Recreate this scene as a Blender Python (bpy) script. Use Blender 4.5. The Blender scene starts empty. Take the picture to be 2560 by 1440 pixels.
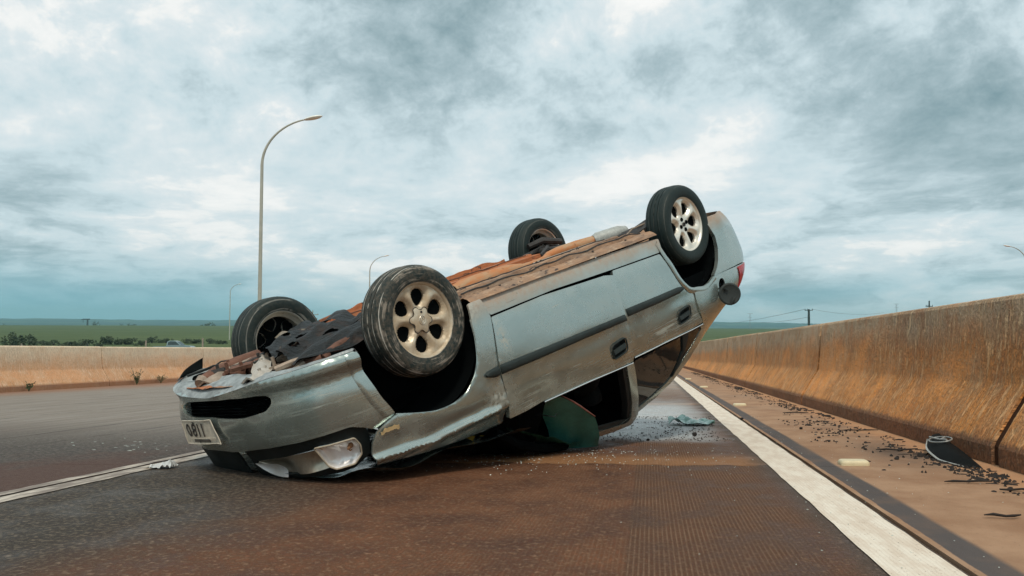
import bpy, bmesh, math, random
from mathutils import Vector, Matrix, noise
from mathutils.geometry import delaunay_2d_cdt
random.seed(7)
R = math.radians
C = bpy.context.scene.collection
S = bpy.context.scene

# ------------------------------------------------------------------ camera
WR = ((0.98762302, -0.02141108, -0.15537799), (0.15660088, 0.07921623, 0.98448004), (-0.00877032, -0.99662749, 0.08158877))
cam_d = bpy.data.cameras.new('camera'); cam = bpy.data.objects.new('camera', cam_d); C.objects.link(cam)
m = Matrix([[WR[r][0], -WR[r][1], -WR[r][2], 0] for r in range(3)] + [[0, 0, 0, 1]])
m[2][3] = 0.60
cam.matrix_world = m
cam_d.sensor_width = 36; cam_d.lens = 36 * 2150 / 2560
cam_d.clip_start = 0.05; cam_d.clip_end = 30000
S.camera = cam

# ------------------------------------------------------------------ world
SUN_EL, SUN_AZ = R(54), R(171)          # azimuth clockwise from +Y
w = bpy.data.worlds.new('World'); S.world = w; w.use_nodes = True
nt = w.node_tree; nt.nodes.clear()


class NT:
    """small helper for node trees"""
    def __init__(s, t): s.t = t
    def n(s, typ, **k):
        x = s.t.nodes.new(typ)
        for a, v in k.items():
            if a == 'ins':
                for i, vv in v.items():
                    s.put(x.inputs[i], vv)
            else: setattr(x, a, v)
        return x
    def put(s, sock, v):
        if isinstance(v, bpy.types.NodeSocket): s.t.links.new(v, sock)
        elif isinstance(v, bpy.types.Node): s.t.links.new(v.outputs[0], sock)
        else: sock.default_value = v
    def m(s, op, a, b=None, c=None, clamp=False):
        x = s.n('ShaderNodeMath', operation=op, use_clamp=clamp); s.put(x.inputs[0], a)
        if b is not None: s.put(x.inputs[1], b)
        if c is not None: s.put(x.inputs[2], c)
        return x.outputs[0]
    def vm(s, op, a, b=None):
        x = s.n('ShaderNodeVectorMath', operation=op); s.put(x.inputs[0], a)
        if b is not None: s.put(x.inputs[1], b)
        return x.outputs['Value'] if op in ('DOT_PRODUCT', 'LENGTH', 'DISTANCE') else x.outputs[0]
    def mix(s, f, a, b, bt='MIX'):
        x = s.n('ShaderNodeMix', data_type='RGBA', blend_type=bt, clamp_factor=True)
        s.put(x.inputs[0], f)
        for i, v in ((6, a), (7, b)):
            if isinstance(v, tuple) and len(v) == 3: v = (*v, 1)
            s.put(x.inputs[i], v)
        return x.outputs[2]
    def ramp(s, f, lo, hi, a=0.0, b=1.0, smooth=True):
        x = s.n('ShaderNodeMapRange', interpolation_type='SMOOTHSTEP' if smooth else 'LINEAR')
        s.put(x.inputs[0], f); s.put(x.inputs[1], lo); s.put(x.inputs[2], hi); s.put(x.inputs[3], a); s.put(x.inputs[4], b)
        return x.outputs[0]
    def noise(s, v, sc=1, det=4, ro=.5, dis=0, out=0):
        x = s.n('ShaderNodeTexNoise'); s.put(x.inputs['Vector'], v); s.put(x.inputs['Scale'], sc)
        s.put(x.inputs['Detail'], det); s.put(x.inputs['Roughness'], ro); s.put(x.inputs['Distortion'], dis)
        return x.outputs[out]
    def vec(s, v, scale=(1, 1, 1), rot=(0, 0, 0), loc=(0, 0, 0)):
        x = s.n('ShaderNodeMapping'); s.put(x.inputs[0], v); x.inputs[1].default_value = loc; x.inputs[2].default_value = rot; x.inputs[3].default_value = scale
        return x.outputs[0]
    def sep(s, v):
        x = s.n('ShaderNodeSeparateXYZ'); s.put(x.inputs[0], v); return x.outputs
    def comb(s, x_, y_, z_):
        x = s.n('ShaderNodeCombineXYZ')
        for i, v in enumerate((x_, y_, z_)): s.put(x.inputs[i], v)
        return x.outputs[0]


g = NT(nt)
tc = g.n('ShaderNodeTexCoord').outputs['Generated']
sx, sy, sz = g.sep(tc)
sky = g.n('ShaderNodeTexSky', sky_type='NISHITA', sun_disc=False, sun_elevation=SUN_EL, sun_rotation=SUN_AZ)
# azimuth (0 = along the road, + to the right) and elevation in degrees
az = g.m('MULTIPLY', g.m('ARCTAN2', sx, sy), 57.2958)
el = g.m('MULTIPLY', g.m('ARCSINE', sz), 57.2958)
# cloud deck seen in perspective: elevation stretched towards the zenith
ev = g.m('POWER', g.m('MAXIMUM', el, 0.05), .82)
pl = g.comb(g.m('MULTIPLY', az, .060), g.m('MULTIPLY', ev, .13), 0.0)
warp = g.noise(pl, 1.1, 4, .55, out=1)
plw = g.vm('ADD', pl, g.vm('MULTIPLY', g.vm('SUBTRACT', warp, (.5, .5, .5)), (.34, .22, .0)))
n1 = g.noise(g.vec(plw, (1, 1, 1), (0, 0, R(-18)), (3.1, 1.7, 0)), 1.1, 9, .58)
n2 = g.noise(g.vec(plw, (1, 1.3, 1), (0, 0, R(-30)), (7.3, 2.2, 0)), 3.1, 10, .68)
n3 = g.noise(g.vec(plw, (1, 1, 1), (0, 0, 0), (1.3, 9.2, 0)), .6, 3, .5)
bw = g.comb(g.m('MULTIPLY', az, .055), g.m('MULTIPLY', el, .19), 0.4)
bwarp = g.vm('ADD', bw, g.vm('MULTIPLY', g.vm('SUBTRACT', g.noise(bw, 2.0, 4, .55, out=1), (.5, .5, .5)), (.38, .18, .0)))
band = g.noise(bwarp, 1.7, 10, .66)
band2 = g.noise(g.vec(bwarp, (1, 1, 1), (0, 0, R(8)), (4, 4, 0)), 4.2, 9, .64)


def blob(a, e, ra, re, rot=0):
    """soft elliptical cloud mass in degrees"""
    da = g.m('SUBTRACT', az, a); de = g.m('SUBTRACT', el, e)
    c_, s_ = math.cos(R(rot)), math.sin(R(rot))
    u = g.m('DIVIDE', g.m('ADD', g.m('MULTIPLY', da, c_), g.m('MULTIPLY', de, s_)), ra)
    v = g.m('DIVIDE', g.m('SUBTRACT', g.m('MULTIPLY', de, c_), g.m('MULTIPLY', da, s_)), re)
    q = g.m('ADD', g.m('MULTIPLY', u, u), g.m('MULTIPLY', v, v))
    return g.m('POWER', 2.71828, g.m('MULTIPLY', q, -1.0))


def total(terms):
    o = None
    for k, t_ in terms:
        x = g.m('MULTIPLY', t_, k); o = x if o is None else g.m('ADD', o, x)
    return o


lowp = g.m('SUBTRACT', 1.0, g.ramp(el, 6, 17))
dens = g.m('ADD', g.m('MULTIPLY', g.m('SUBTRACT', n1, .5), 1.35), g.m('MULTIPLY', g.m('SUBTRACT', n2, .5), 1.0))
dens = g.m('ADD', dens, g.m('MULTIPLY', g.m('SUBTRACT', n3, .5), .5))
b1 = g.noise(g.vec(plw, (1, 1.15, 1), (0, 0, 0), (5.5, 6.1, 0)), 3.4, 7, .55)
bil = g.m('ABSOLUTE', g.m('SUBTRACT', g.m('MULTIPLY', b1, 2), 1.0))
b2 = g.noise(g.vec(bwarp, (1, 1, 1), (0, 0, 0), (2, 7, 0)), 3.6, 7, .55)
bil2 = g.m('ABSOLUTE', g.m('SUBTRACT', g.m('MULTIPLY', b2, 2), 1.0))
dens = g.m('ADD', dens, g.m('MULTIPLY', g.m('SUBTRACT', .24, bil), .38))
bandd = g.m('ADD', g.m('MULTIPLY', g.m('SUBTRACT', band, .5), 1.5), g.m('MULTIPLY', g.m('SUBTRACT', band2, .5), .8))
bandd = g.m('ADD', bandd, g.m('MULTIPLY', g.m('SUBTRACT', .24, bil2), .38))
d_mix = g.n('ShaderNodeMix', data_type='FLOAT'); g.put(d_mix.inputs[0], lowp); g.put(d_mix.inputs[2], dens); g.put(d_mix.inputs[3], bandd)
dens = d_mix.outputs[0]
dark = total([(.42, blob(-16, 22, 9, 6, 20)), (.20, blob(-22, 17, 6, 4, 0)), (.34, blob(12, 23, 8, 4, -35)), (.34, blob(20, 13, 13, 4.5, -30)),
              (.18, blob(2, 20, 7, 3, 20)), (.26, blob(-37, 9.5, 6, 1.6, 0)), (.16, blob(24, 17, 6, 6, 0)),
              (-.30, blob(-3, 24, 6, 8, 0)), (-.30, blob(-34, 20, 10, 7, 0)), (-.2, blob(16, 28, 5, 5, 0)), (-.35, blob(-28, 9, 6, 3, 0)),
              (-.34, blob(-9.5, 7.2, 9, 1.1, 3)), (-.30, blob(-16, 6.2, 4, .6, 0)), (-.38, blob(0, 12, 9, 1.8, 12)), (.16, blob(-9, 8.9, 9, .9, 4)),
              (.26, blob(12, 4.2, 10, .9, 3)), (-.2, blob(14, 6.5, 10, 1.6, 5)), (.12, blob(-20, 4, 12, 1.5, 0))])
dens = g.m('ADD', g.m('MULTIPLY', dens, 1.25), g.m('ADD', dark, .15))
t_ = g.ramp(dens, -.24, .93, 0, 1, False)
cr = g.n('ShaderNodeValToRGB'); g.put(cr.inputs[0], t_)
els = cr.color_ramp.elements
els[0].position = 0.0; els[0].color = (.98, .975, .95, 1)
els[1].position = 1.0; els[1].color = (.19, .30, .335, 1)
for p, c_ in ((.13, (.90, .915, .90, 1)), (.22, (.75, .82, .84, 1)), (.40, (.62, .74, .78, 1)), (.60, (.43, .545, .585, 1)), (.80, (.30, .41, .445, 1))):
    e_ = els.new(p); e_.color = c_
cloud = cr.outputs[0]
# thin teal blue gap low on the left
teal = g.m('MULTIPLY', g.ramp(az, -10, -32), g.ramp(el, 7.5, 1.5), clamp=True)
teal = g.m('ADD', g.m('MULTIPLY', teal, .95), g.m('MULTIPLY', blob(11, 3.9, 9, .8, 3), .35), clamp=True)
cloud = g.mix(teal, cloud, (.13, .43, .54))
cloud = g.mix(g.m('MULTIPLY', g.ramp(el, 3.4, -1.0), .35), cloud, (.60, .70, .74))
below = g.ramp(el, -2.0, -6.0)
cloud = g.mix(below, cloud, (.16, .13, .10))
skyc = g.mix(1.0, sky.outputs[0], (.06, .06, .06), 'MULTIPLY')
final = g.mix(.93, skyc, cloud)
bg = g.n('ShaderNodeBackground'); g.put(bg.inputs[0], final); bg.inputs[1].default_value = 0.80
wo = g.n('ShaderNodeOutputWorld'); nt.links.new(bg.outputs[0], wo.inputs[0])

sd = bpy.data.lights.new('sun', 'SUN'); sd.energy = 1.5; sd.angle = R(11); sd.color = (1, .88, .72)
so = bpy.data.objects.new('sun', sd); C.objects.link(so)
dirv = Vector((math.sin(SUN_AZ) * math.cos(SUN_EL), math.cos(SUN_AZ) * math.cos(SUN_EL), math.sin(SUN_EL)))
so.rotation_euler = dirv.to_track_quat('Z', 'Y').to_euler()

S.view_settings.view_transform = 'Standard'; S.view_settings.look = 'None'
S.view_settings.exposure = 0.42; S.view_settings.gamma = 1.0; S.view_settings.use_curve_mapping = False
S.cycles.max_bounces = 7; S.cycles.volume_bounces = 0; S.cycles.use_denoising = True
S.cycles.caustics_reflective = False; S.cycles.caustics_refractive = False

# ------------------------------------------------------------------ materials
MATS = {}


def mat(name, fn):
    if name in MATS: return MATS[name]
    m_ = bpy.data.materials.new(name); m_.use_nodes = True
    t = NT(m_.node_tree); t.t.nodes.clear()
    o = t.n('ShaderNodeOutputMaterial'); b = t.n('ShaderNodeBsdfPrincipled')
    t.t.links.new(b.outputs[0], o.inputs[0])
    t.obj = t.n('ShaderNodeTexCoord').outputs['Object']
    t.geo = t.n('ShaderNodeNewGeometry')
    t.b = b
    def sb(**k):
        for a, v in k.items():
            a = {'col': 'Base Color', 'rough': 'Roughness', 'metal': 'Metallic', 'coat': 'Coat Weight', 'spec': 'Specular IOR Level', 'trans': 'Transmission Weight', 'alpha': 'Alpha', 'crough': 'Coat Roughness'}[a]
            if isinstance(v, tuple) and len(v) == 3: v = (*v, 1)
            t.put(b.inputs[a], v)
    t.sb = sb
    def bump(h, st=.3, dist=.01):
        x = t.n('ShaderNodeBump'); t.put(x.inputs['Height'], h); x.inputs['Strength'].default_value = st; x.inputs['Distance'].default_value = dist
        t.t.links.new(x.outputs[0], b.inputs['Normal'])
    t.bump = bump
    fn(t)
    MATS[name] = m_
    return m_


def plain(name, col, rough=.6, metal=0, var=.25, sc=6.0, bmp=0.0, **k):
    def f(t):
        n = t.noise(t.obj, sc, 5, .6)
        n_b = t.noise(t.obj, sc * 6, 3, .6)
        v = t.ramp(t.m('ADD', t.m('MULTIPLY', n, .7), t.m('MULTIPLY', n_b, .3)), .3, .7, 1 - var, 1 + var, False)
        c = t.vm('MULTIPLY', (*col,), t.comb(v, v, v))
        t.sb(col=c, rough=rough, metal=metal, **k)
        if bmp: t.bump(n_b, bmp, .01)
    return mat(name, f)


def paint(t):
    x, y, z = t.sep(t.obj)
    # dust: brown film thick at the sill, thin elsewhere
    nz = t.noise(t.obj, 3.2, 6, .62)
    nf = t.noise(t.vec(t.obj, (1, 1, 1), (0, 0, 0)), 26, 6, .65)
    dz = t.ramp(t.m('ADD', z, t.m('MULTIPLY', t.m('SUBTRACT', nz, .5), .16)), .215, .36, 1, 0)
    mid = t.m('MULTIPLY', t.ramp(x, .3, -.5), 1.0)
    dust = t.m('MULTIPLY', dz, mid)
    film = t.m('MULTIPLY', t.ramp(t.m('ADD', nz, t.m('MULTIPLY', nf, .35)), .62, 1.05), .25)
    # long dry scrapes running along the body
    sv = t.vec(t.obj, (1.1, 1, 34), (0, R(-7), 0))
    sc = t.noise(sv, 2.2, 6, .7, .15)
    scm = t.noise(t.vec(t.obj, (1, 1, 2.2)), 2.4, 3, .5)
    zone = t.m('ADD', t.m('MULTIPLY', t.ramp(t.m('ABSOLUTE', t.m('SUBTRACT', z, .865)), .09, .02), t.ramp(x, -2.3, -1.3, .55, 1.0)), t.ramp(x, .05, .5, 0, .25))
    scr = t.m('MULTIPLY', t.ramp(sc, .55, .61), t.m('MULTIPLY', t.ramp(scm, .38, .55), zone), clamp=True)
    sc2 = t.noise(t.vec(t.obj, (3.0, 1, 60), (0, R(24), 0)), 1.6, 3, .6)
    scr2 = t.m('MULTIPLY', t.ramp(sc2, .66, .72), t.m('MULTIPLY', t.ramp(t.noise(t.obj, 1.7, 2, .5), .50, .64), .55))
    sx_ = t.m('DIVIDE', t.m('SUBTRACT', t.m('ADD', x, t.m('MULTIPLY', z, .12)), -.405), .030); sz_ = t.m('DIVIDE', t.m('SUBTRACT', z, .46), .085)
    smear = t.m('POWER', 2.71828, t.m('MULTIPLY', t.m('ADD', t.m('MULTIPLY', sx_, sx_), t.m('MULTIPLY', sz_, sz_)), -1.0))
    sx3 = t.m('DIVIDE', t.m('SUBTRACT', x, -.30), .075); sz3 = t.m('DIVIDE', t.m('SUBTRACT', z, .27), .06)
    smear2 = t.m('POWER', 2.71828, t.m('MULTIPLY', t.m('ADD', t.m('MULTIPLY', sx3, sx3), t.m('MULTIPLY', sz3, sz3)), -1.0))
    sx4 = t.m('DIVIDE', t.m('SUBTRACT', x, -.33), .07); sz4 = t.m('DIVIDE', t.m('SUBTRACT', z, .77), .05)
    smear3 = t.m('POWER', 2.71828, t.m('MULTIPLY', t.m('ADD', t.m('MULTIPLY', sx4, sx4), t.m('MULTIPLY', sz4, sz4)), -1.0))
    sm = t.m('MULTIPLY', t.m('ADD', smear, t.m('ADD', smear2, smear3)), t.ramp(t.noise(t.obj, 42, 5, .7), .42, .58), clamp=True)
    scr = t.m('MAXIMUM', scr, t.m('MAXIMUM', scr2, t.m('MULTIPLY', sm, .8)))
    # fine pits
    pit = t.ramp(t.noise(t.obj, 75, 2, .5), .70, .76)
    pit = t.m('MULTIPLY', pit, t.ramp(t.noise(t.obj, 5, 2, .5), .52, .68))
    base = t.mix(t.ramp(nz, .3, .7), (.345, .415, .390), (.415, .485, .460))
    c = t.mix(film, base, (.34, .31, .25))
    c = t.mix(t.m('MULTIPLY', dust, t.ramp(nf, .25, .75, .45, .95)), c, (.40, .27, .19))
    c = t.mix(scr, c, (.50, .50, .43))
    grm = t.m('MULTIPLY', t.ramp(t.noise(t.vec(t.obj, (2, 2, 4)), 2.2, 5, .6), .48, .72), t.ramp(z, .56, .74))
    c = t.mix(t.m('MULTIPLY', grm, .32), c, (.12, .115, .095))
    dsc = t.ramp(t.noise(t.vec(t.obj, (2.0, 1, 70), (0, R(-12), 0), (5, 0, 2)), 1.8, 4, .7), .66, .70)
    c = t.mix(t.m('MULTIPLY', dsc, .5), c, (.08, .085, .08))
    c = t.mix(pit, c, (.12, .11, .09))
    t.sb(col=c, metal=t.m('MULTIPLY', t.m('SUBTRACT', 1.0, t.m('MAXIMUM', t.m('MAXIMUM', dust, scr), film)), .78),
         rough=t.m('ADD', .26, t.m('MULTIPLY', t.m('MAXIMUM', dust, t.m('MAXIMUM', scr, film)), .4)), coat=t.m('MULTIPLY', t.m('SUBTRACT', 1.0, t.m('MAXIMUM', dust, film)), .55), crough=.10)
    t.bump(t.m('ADD', t.m('MULTIPLY', nz, .5), t.m('MULTIPLY', scr, -.06)), .09, .010)


PAINT = mat('silver_paint', paint)
BLACKP = plain('black_plastic', (.013, .018, .018), .55, 0, .4, 9, .1, spec=.25)
TRIM = plain('grey_trim_plastic', (.022, .031, .030), .55, 0, .3, 12, .1, spec=.25)
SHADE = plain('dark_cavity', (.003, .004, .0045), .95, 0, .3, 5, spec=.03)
FABRIC = plain('dark_cabin_fabric', (.010, .012, .013), .95, 0, .4, 14)
RUBBER_SEAL = plain('rubber_seal', (.012, .015, .015), .6)
CHROME = plain('bright_metal', (.75, .74, .70), .22, 1, .06, 8)
STEEL = plain('dusty_steel', (.34, .27, .21), .62, .35, .45, 14, .3)
DARKSTEEL = plain('grimy_steel', (.045, .042, .04), .6, .3, .5, 18, .3)
RUST = plain('rusty_steel', (.15, .07, .045), .8, .1, .5, 14, .4)


def tyre_m(t):
    x, y, z = t.sep(t.obj)
    r = t.m('SQRT', t.m('ADD', t.m('MULTIPLY', x, x), t.m('MULTIPLY', z, z)))
    n = t.noise(t.obj, 9, 6, .65); nf = t.noise(t.obj, 60, 4, .6)
    ang = t.m('ARCTAN2', z, x)
    st = t.noise(t.comb(t.m('MULTIPLY', ang, 2.0), t.m('MULTIPLY', r, 90), t.m('MULTIPLY', y, 60)), 1.0, 4, .6)
    ob = t.n('ShaderNodeObjectInfo').outputs['Object Index']
    k = t.m('MULTIPLY', ob, .1)      # 0..1 how muddy this wheel is
    side = t.ramp(y, -.045, -.075)
    thr = t.m('SUBTRACT', .74, t.m('MULTIPLY', k, .26))
    mud = t.ramp(t.m('ADD', t.m('MULTIPLY', n, .5), t.m('MULTIPLY', st, .5)), thr, t.m('ADD', thr, .10))
    mud = t.m('MULTIPLY', mud, t.m('ADD', .35, t.m('MULTIPLY', side, .5)))
    rings = t.ramp(t.m('SINE', t.m('ADD', t.m('MULTIPLY', y, 150), t.m('MULTIPLY', st, 2))), .93, 1.0)
    rings = t.m('MULTIPLY', t.m('MULTIPLY', rings, t.ramp(n, .40, .52)), t.m('MULTIPLY', k, .9))
    c = t.mix(n, (.010, .022, .023), (.020, .033, .032))
    c = t.mix(t.m('MULTIPLY', k, t.ramp(nf, .3, .7, .0, .5)), c, (.14, .11, .08))
    c = t.mix(mud, c, (.30, .265, .22))
    c = t.mix(rings, c, (.6, .58, .52))
    t.sb(col=c, rough=t.m('ADD', .6, t.m('MULTIPLY', mud, .3)), spec=.22)
    t.bump(t.m('ADD', nf, t.m('MULTIPLY', st, .6)), .35, .006)


TYRE = mat('tyre_rubber', tyre_m)


def alloy_m(t):
    n = t.noise(t.obj, 14, 6, .65); x, y, z = t.sep(t.obj)
    ob = t.n('ShaderNodeObjectInfo').outputs['Object Index']
    k = t.m('MULTIPLY', ob, .1)
    f = t.ramp(n, t.m('SUBTRACT', .62, t.m('MULTIPLY', k, .35)), t.m('SUBTRACT', .80, t.m('MULTIPLY', k, .2)))
    c = t.mix(t.ramp(k, .2, .8), (.80, .77, .68), (.62, .55, .43))
    c = t.mix(f, c, (.46, .36, .24))
    t.sb(col=c, metal=t.m('SUBTRACT', .50, t.m('MULTIPLY', f, .4)), rough=t.m('ADD', .34, t.m('MULTIPLY', f, .35)))
    t.bump(n, .15, .006)


ALLOY = mat('alloy_rim', alloy_m)


def under_m(t):
    x, y, z = t.sep(t.obj)
    n = t.noise(t.obj, 5, 7, .62); nf = t.noise(t.vec(t.obj, (2, 9, 9)), 7, 6, .6)
    c = t.mix(t.ramp(n, .35, .65), (.37, .215, .125), (.25, .175, .125))
    c = t.mix(t.ramp(nf, .52, .70), c, (.46, .33, .225))
    c = t.mix(t.ramp(y, -.15, .2), c, (.42, .15, .06))
    c = t.mix(t.m('MULTIPLY', t.ramp(t.noise(t.vec(t.obj, (1, 5, 1)), 3.5, 6, .65), .50, .66), .65), c, (.13, .075, .05))
    c = t.mix(t.ramp(t.noise(t.obj, 22, 4, .6), .60, .68), c, (.06, .045, .04))
    t.sb(col=c, rough=.85)
    t.bump(t.m('ADD', n, nf), .4, .02)


UNDER = mat('dusty_underbody', under_m)


def pipe_m(t):
    n = t.noise(t.vec(t.obj, (1.5, 6, 6)), 4, 6, .62)
    c = t.mix(t.ramp(n, .35, .65), (.50, .19, .065), (.44, .28, .16))
    c = t.mix(t.ramp(t.noise(t.obj, 20, 4, .6), .6, .72), c, (.22, .10, .05))
    t.sb(col=c, rough=.7, metal=.1); t.bump(n, .2, .01)


PIPE = mat('orange_dusty_pipe', pipe_m)


def wetsheet(t):
    n = t.noise(t.obj, 7, 6, .6)
    x, y, z = t.sep(t.obj)
    c = t.mix(t.ramp(n, .50, .75), (.008, .010, .010), (.060, .036, .026))
    t.sb(col=c, rough=t.ramp(n, .3, .7, .34, .65), spec=.35); t.bump(t.noise(t.vec(t.obj, (2, 5, 1)), 9, 5, .6), .8, .03)


TRAY = mat('torn_black_tray', wetsheet)


def glassdark(t):
    t.sb(col=(.012, .018, .018), rough=.04, trans=.0, spec=.6, alpha=.95)


GLASSD = mat('tinted_window_glass', glassdark)


def glassg(t):
    n = t.noise(t.obj, 6, 5, .6); nf = t.noise(t.obj, 60, 4, .7)
    v = t.n('ShaderNodeTexVoronoi', feature='DISTANCE_TO_EDGE'); t.put(v.inputs['Vector'], t.obj); v.inputs['Scale'].default_value = 95
    cr = t.ramp(v.outputs['Distance'], .0, .05, 1, 0)
    c = t.mix(t.ramp(n, .35, .65), (.022, .14, .125), (.042, .21, .185))
    c = t.mix(t.m('MULTIPLY', cr, t.ramp(n, .4, .6, .05, .35)), c, (.10, .26, .20))
    t.sb(col=c, rough=.3, spec=.6); t.bump(t.m('ADD', t.m('MULTIPLY', cr, .6), nf), .5, .004)


GLASSG = mat('crazed_green_glass', glassg)
GLASSL = mat('pale_green_glass', lambda t: (t.sb(col=t.mix(t.ramp(t.noise(t.obj, 14, 5, .6), .4, .6), (.10, .24, .20), (.34, .52, .46)), rough=.15, spec=.7)))
WHITEP = plain('plate_enamel', (.60, .54, .44), .45, 0, .25, 30, .1)
PLATEG = plain('plate_letters', (.015, .015, .017), .5)
REFL = mat('lamp_reflector', lambda t: (t.sb(col=t.mix(t.ramp(t.noise(t.obj, 9, 3, .5), .35, .7), (.98, .98, .98), (.86, .83, .78)), metal=.25, rough=.30), t.bump(t.m('SINE', t.m('MULTIPLY', t.sep(t.obj)[1], 260)), .25, .004)))  # white diffuse base stands for the sky reflected in the bowl
AMBERM = plain('reflector_body', (.50, .44, .35), .3, .7, .35, 9)
REDL = plain('red_tail_lens', (.45, .02, .03), .2, 0, .2, 10)
YELLOW = plain('yellow_plastic', (.62, .42, .03), .45)
TAPE = plain('torn_tan_foam', (.50, .36, .18), .8, 0, .3, 30, .3)
STUDM = plain('road_stud_ceramic', (.66, .58, .38), .5, 0, .15, 20, .1)
TWIG = plain('charred_wood', (.022, .018, .016), .85, 0, .5, 30, .3)
PEBBLE = plain('dark_crumbs', (.05, .04, .032), .8, 0, .6, 40)
CRUMB = plain('pale_glass_crumbs', (.50, .55, .50), .3, 0, .2, 40)


def concrete_barrier_m(left):
    def f(t):
        x, y, z = t.sep(t.obj)
        sl = t.ramp(z, .44, .40)      # sloped foot
        u = y if not left else t.m('ADD', y, t.m('MULTIPLY', x, .0))
        p = t.comb(u, t.m('MULTIPLY', z, .16), 0.0)
        drip = t.noise(p, 26, 5, .62, .3)
        drip2 = t.noise(t.comb(u, t.m('MULTIPLY', z, .32), 3.0), 55, 4, .6, .4)
        blot = t.noise(t.comb(t.m('MULTIPLY', u, .55), z, 1.0), 1.7, 5, .6)
        stuc = t.noise(t.comb(u, t.m('MULTIPLY', z, .8), 2.0), 52, 4, .7)
        n = t.noise(t.obj, 4, 6, .6)
        zb = t.ramp(t.m('ADD', z, t.m('MULTIPLY', t.m('SUBTRACT', blot, .5), .35)), .30, .92)
        if left:
            lo, mid, hi, st = (.72, .36, .17), (.86, .62, .41), (.88, .70, .50), (.92, .78, .58)
        else:
            lo, mid, hi, st = (.90, .36, .09), (.72, .29, .085), (.60, .44, .29), (.92, .62, .33)
        c = t.mix(zb, lo, mid)
        c = t.mix(t.m('MULTIPLY', t.ramp(z, .40, .46), .45 if not left else .0), c, mid)  # right barrier: shade of the upper face put into a browner colour
        c = t.mix(t.ramp(t.m('ADD', z, t.m('MULTIPLY', blot, .45)), .86, 1.12), c, hi)
        c = t.mix(t.m('MULTIPLY', t.ramp(n, .40, .75), .35), c, hi)
        mot = t.ramp(t.noise(t.comb(t.m('MULTIPLY', u, 1.2), z, 5.0), 3.0, 6, .65), .48, .62)
        c = t.mix(t.m('MULTIPLY', mot, .45 if not left else .3), c, (.50, .17, .045) if not left else (.72, .40, .20))
        pat = t.m('MULTIPLY', t.ramp(drip, .50, .57), t.ramp(blot, .38, .56))
        c = t.mix(t.m('MULTIPLY', pat, .46 if not left else .30), c, st)
        edge_ = t.m('MULTIPLY', t.m('MULTIPLY', t.ramp(drip, .50, .44), t.ramp(drip, .36, .44)), t.ramp(blot, .38, .56))
        c = t.mix(t.m('MULTIPLY', edge_, .5 if not left else .22), c, (.15, .065, .025))
        c = t.mix(t.m('MULTIPLY', t.ramp(stuc, .55, .62), t.m('MULTIPLY', t.ramp(blot, .66, .46), .55)), c, st)
        grime = t.ramp(t.m('ADD', z, t.m('MULTIPLY', t.m('SUBTRACT', drip2, .5), .06)), .15, .11)
        c = t.mix(t.m('MULTIPLY', grime, .85 if not left else .6), c, (.17, .085, .05) if not left else (.30, .13, .07))
        c = t.mix(t.m('MULTIPLY', t.ramp(drip2, .50, .38), .25), c, (.16, .08, .04))
        t.sb(col=c, rough=.80, spec=.3)
        h = t.m('ADD', t.m('MULTIPLY', pat, t.m('ADD', .7, t.m('MULTIPLY', drip2, .6))), t.m('MULTIPLY', t.ramp(stuc, .5, .62), .45))
        t.bump(t.m('ADD', h, t.m('MULTIPLY', n, .3)), 1.0, .018 if not left else .006)
    return f


BARR_R = mat('mud_streaked_concrete', concrete_barrier_m(False))
BARR_L = mat('pale_mud_streaked_concrete', concrete_barrier_m(True))


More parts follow.
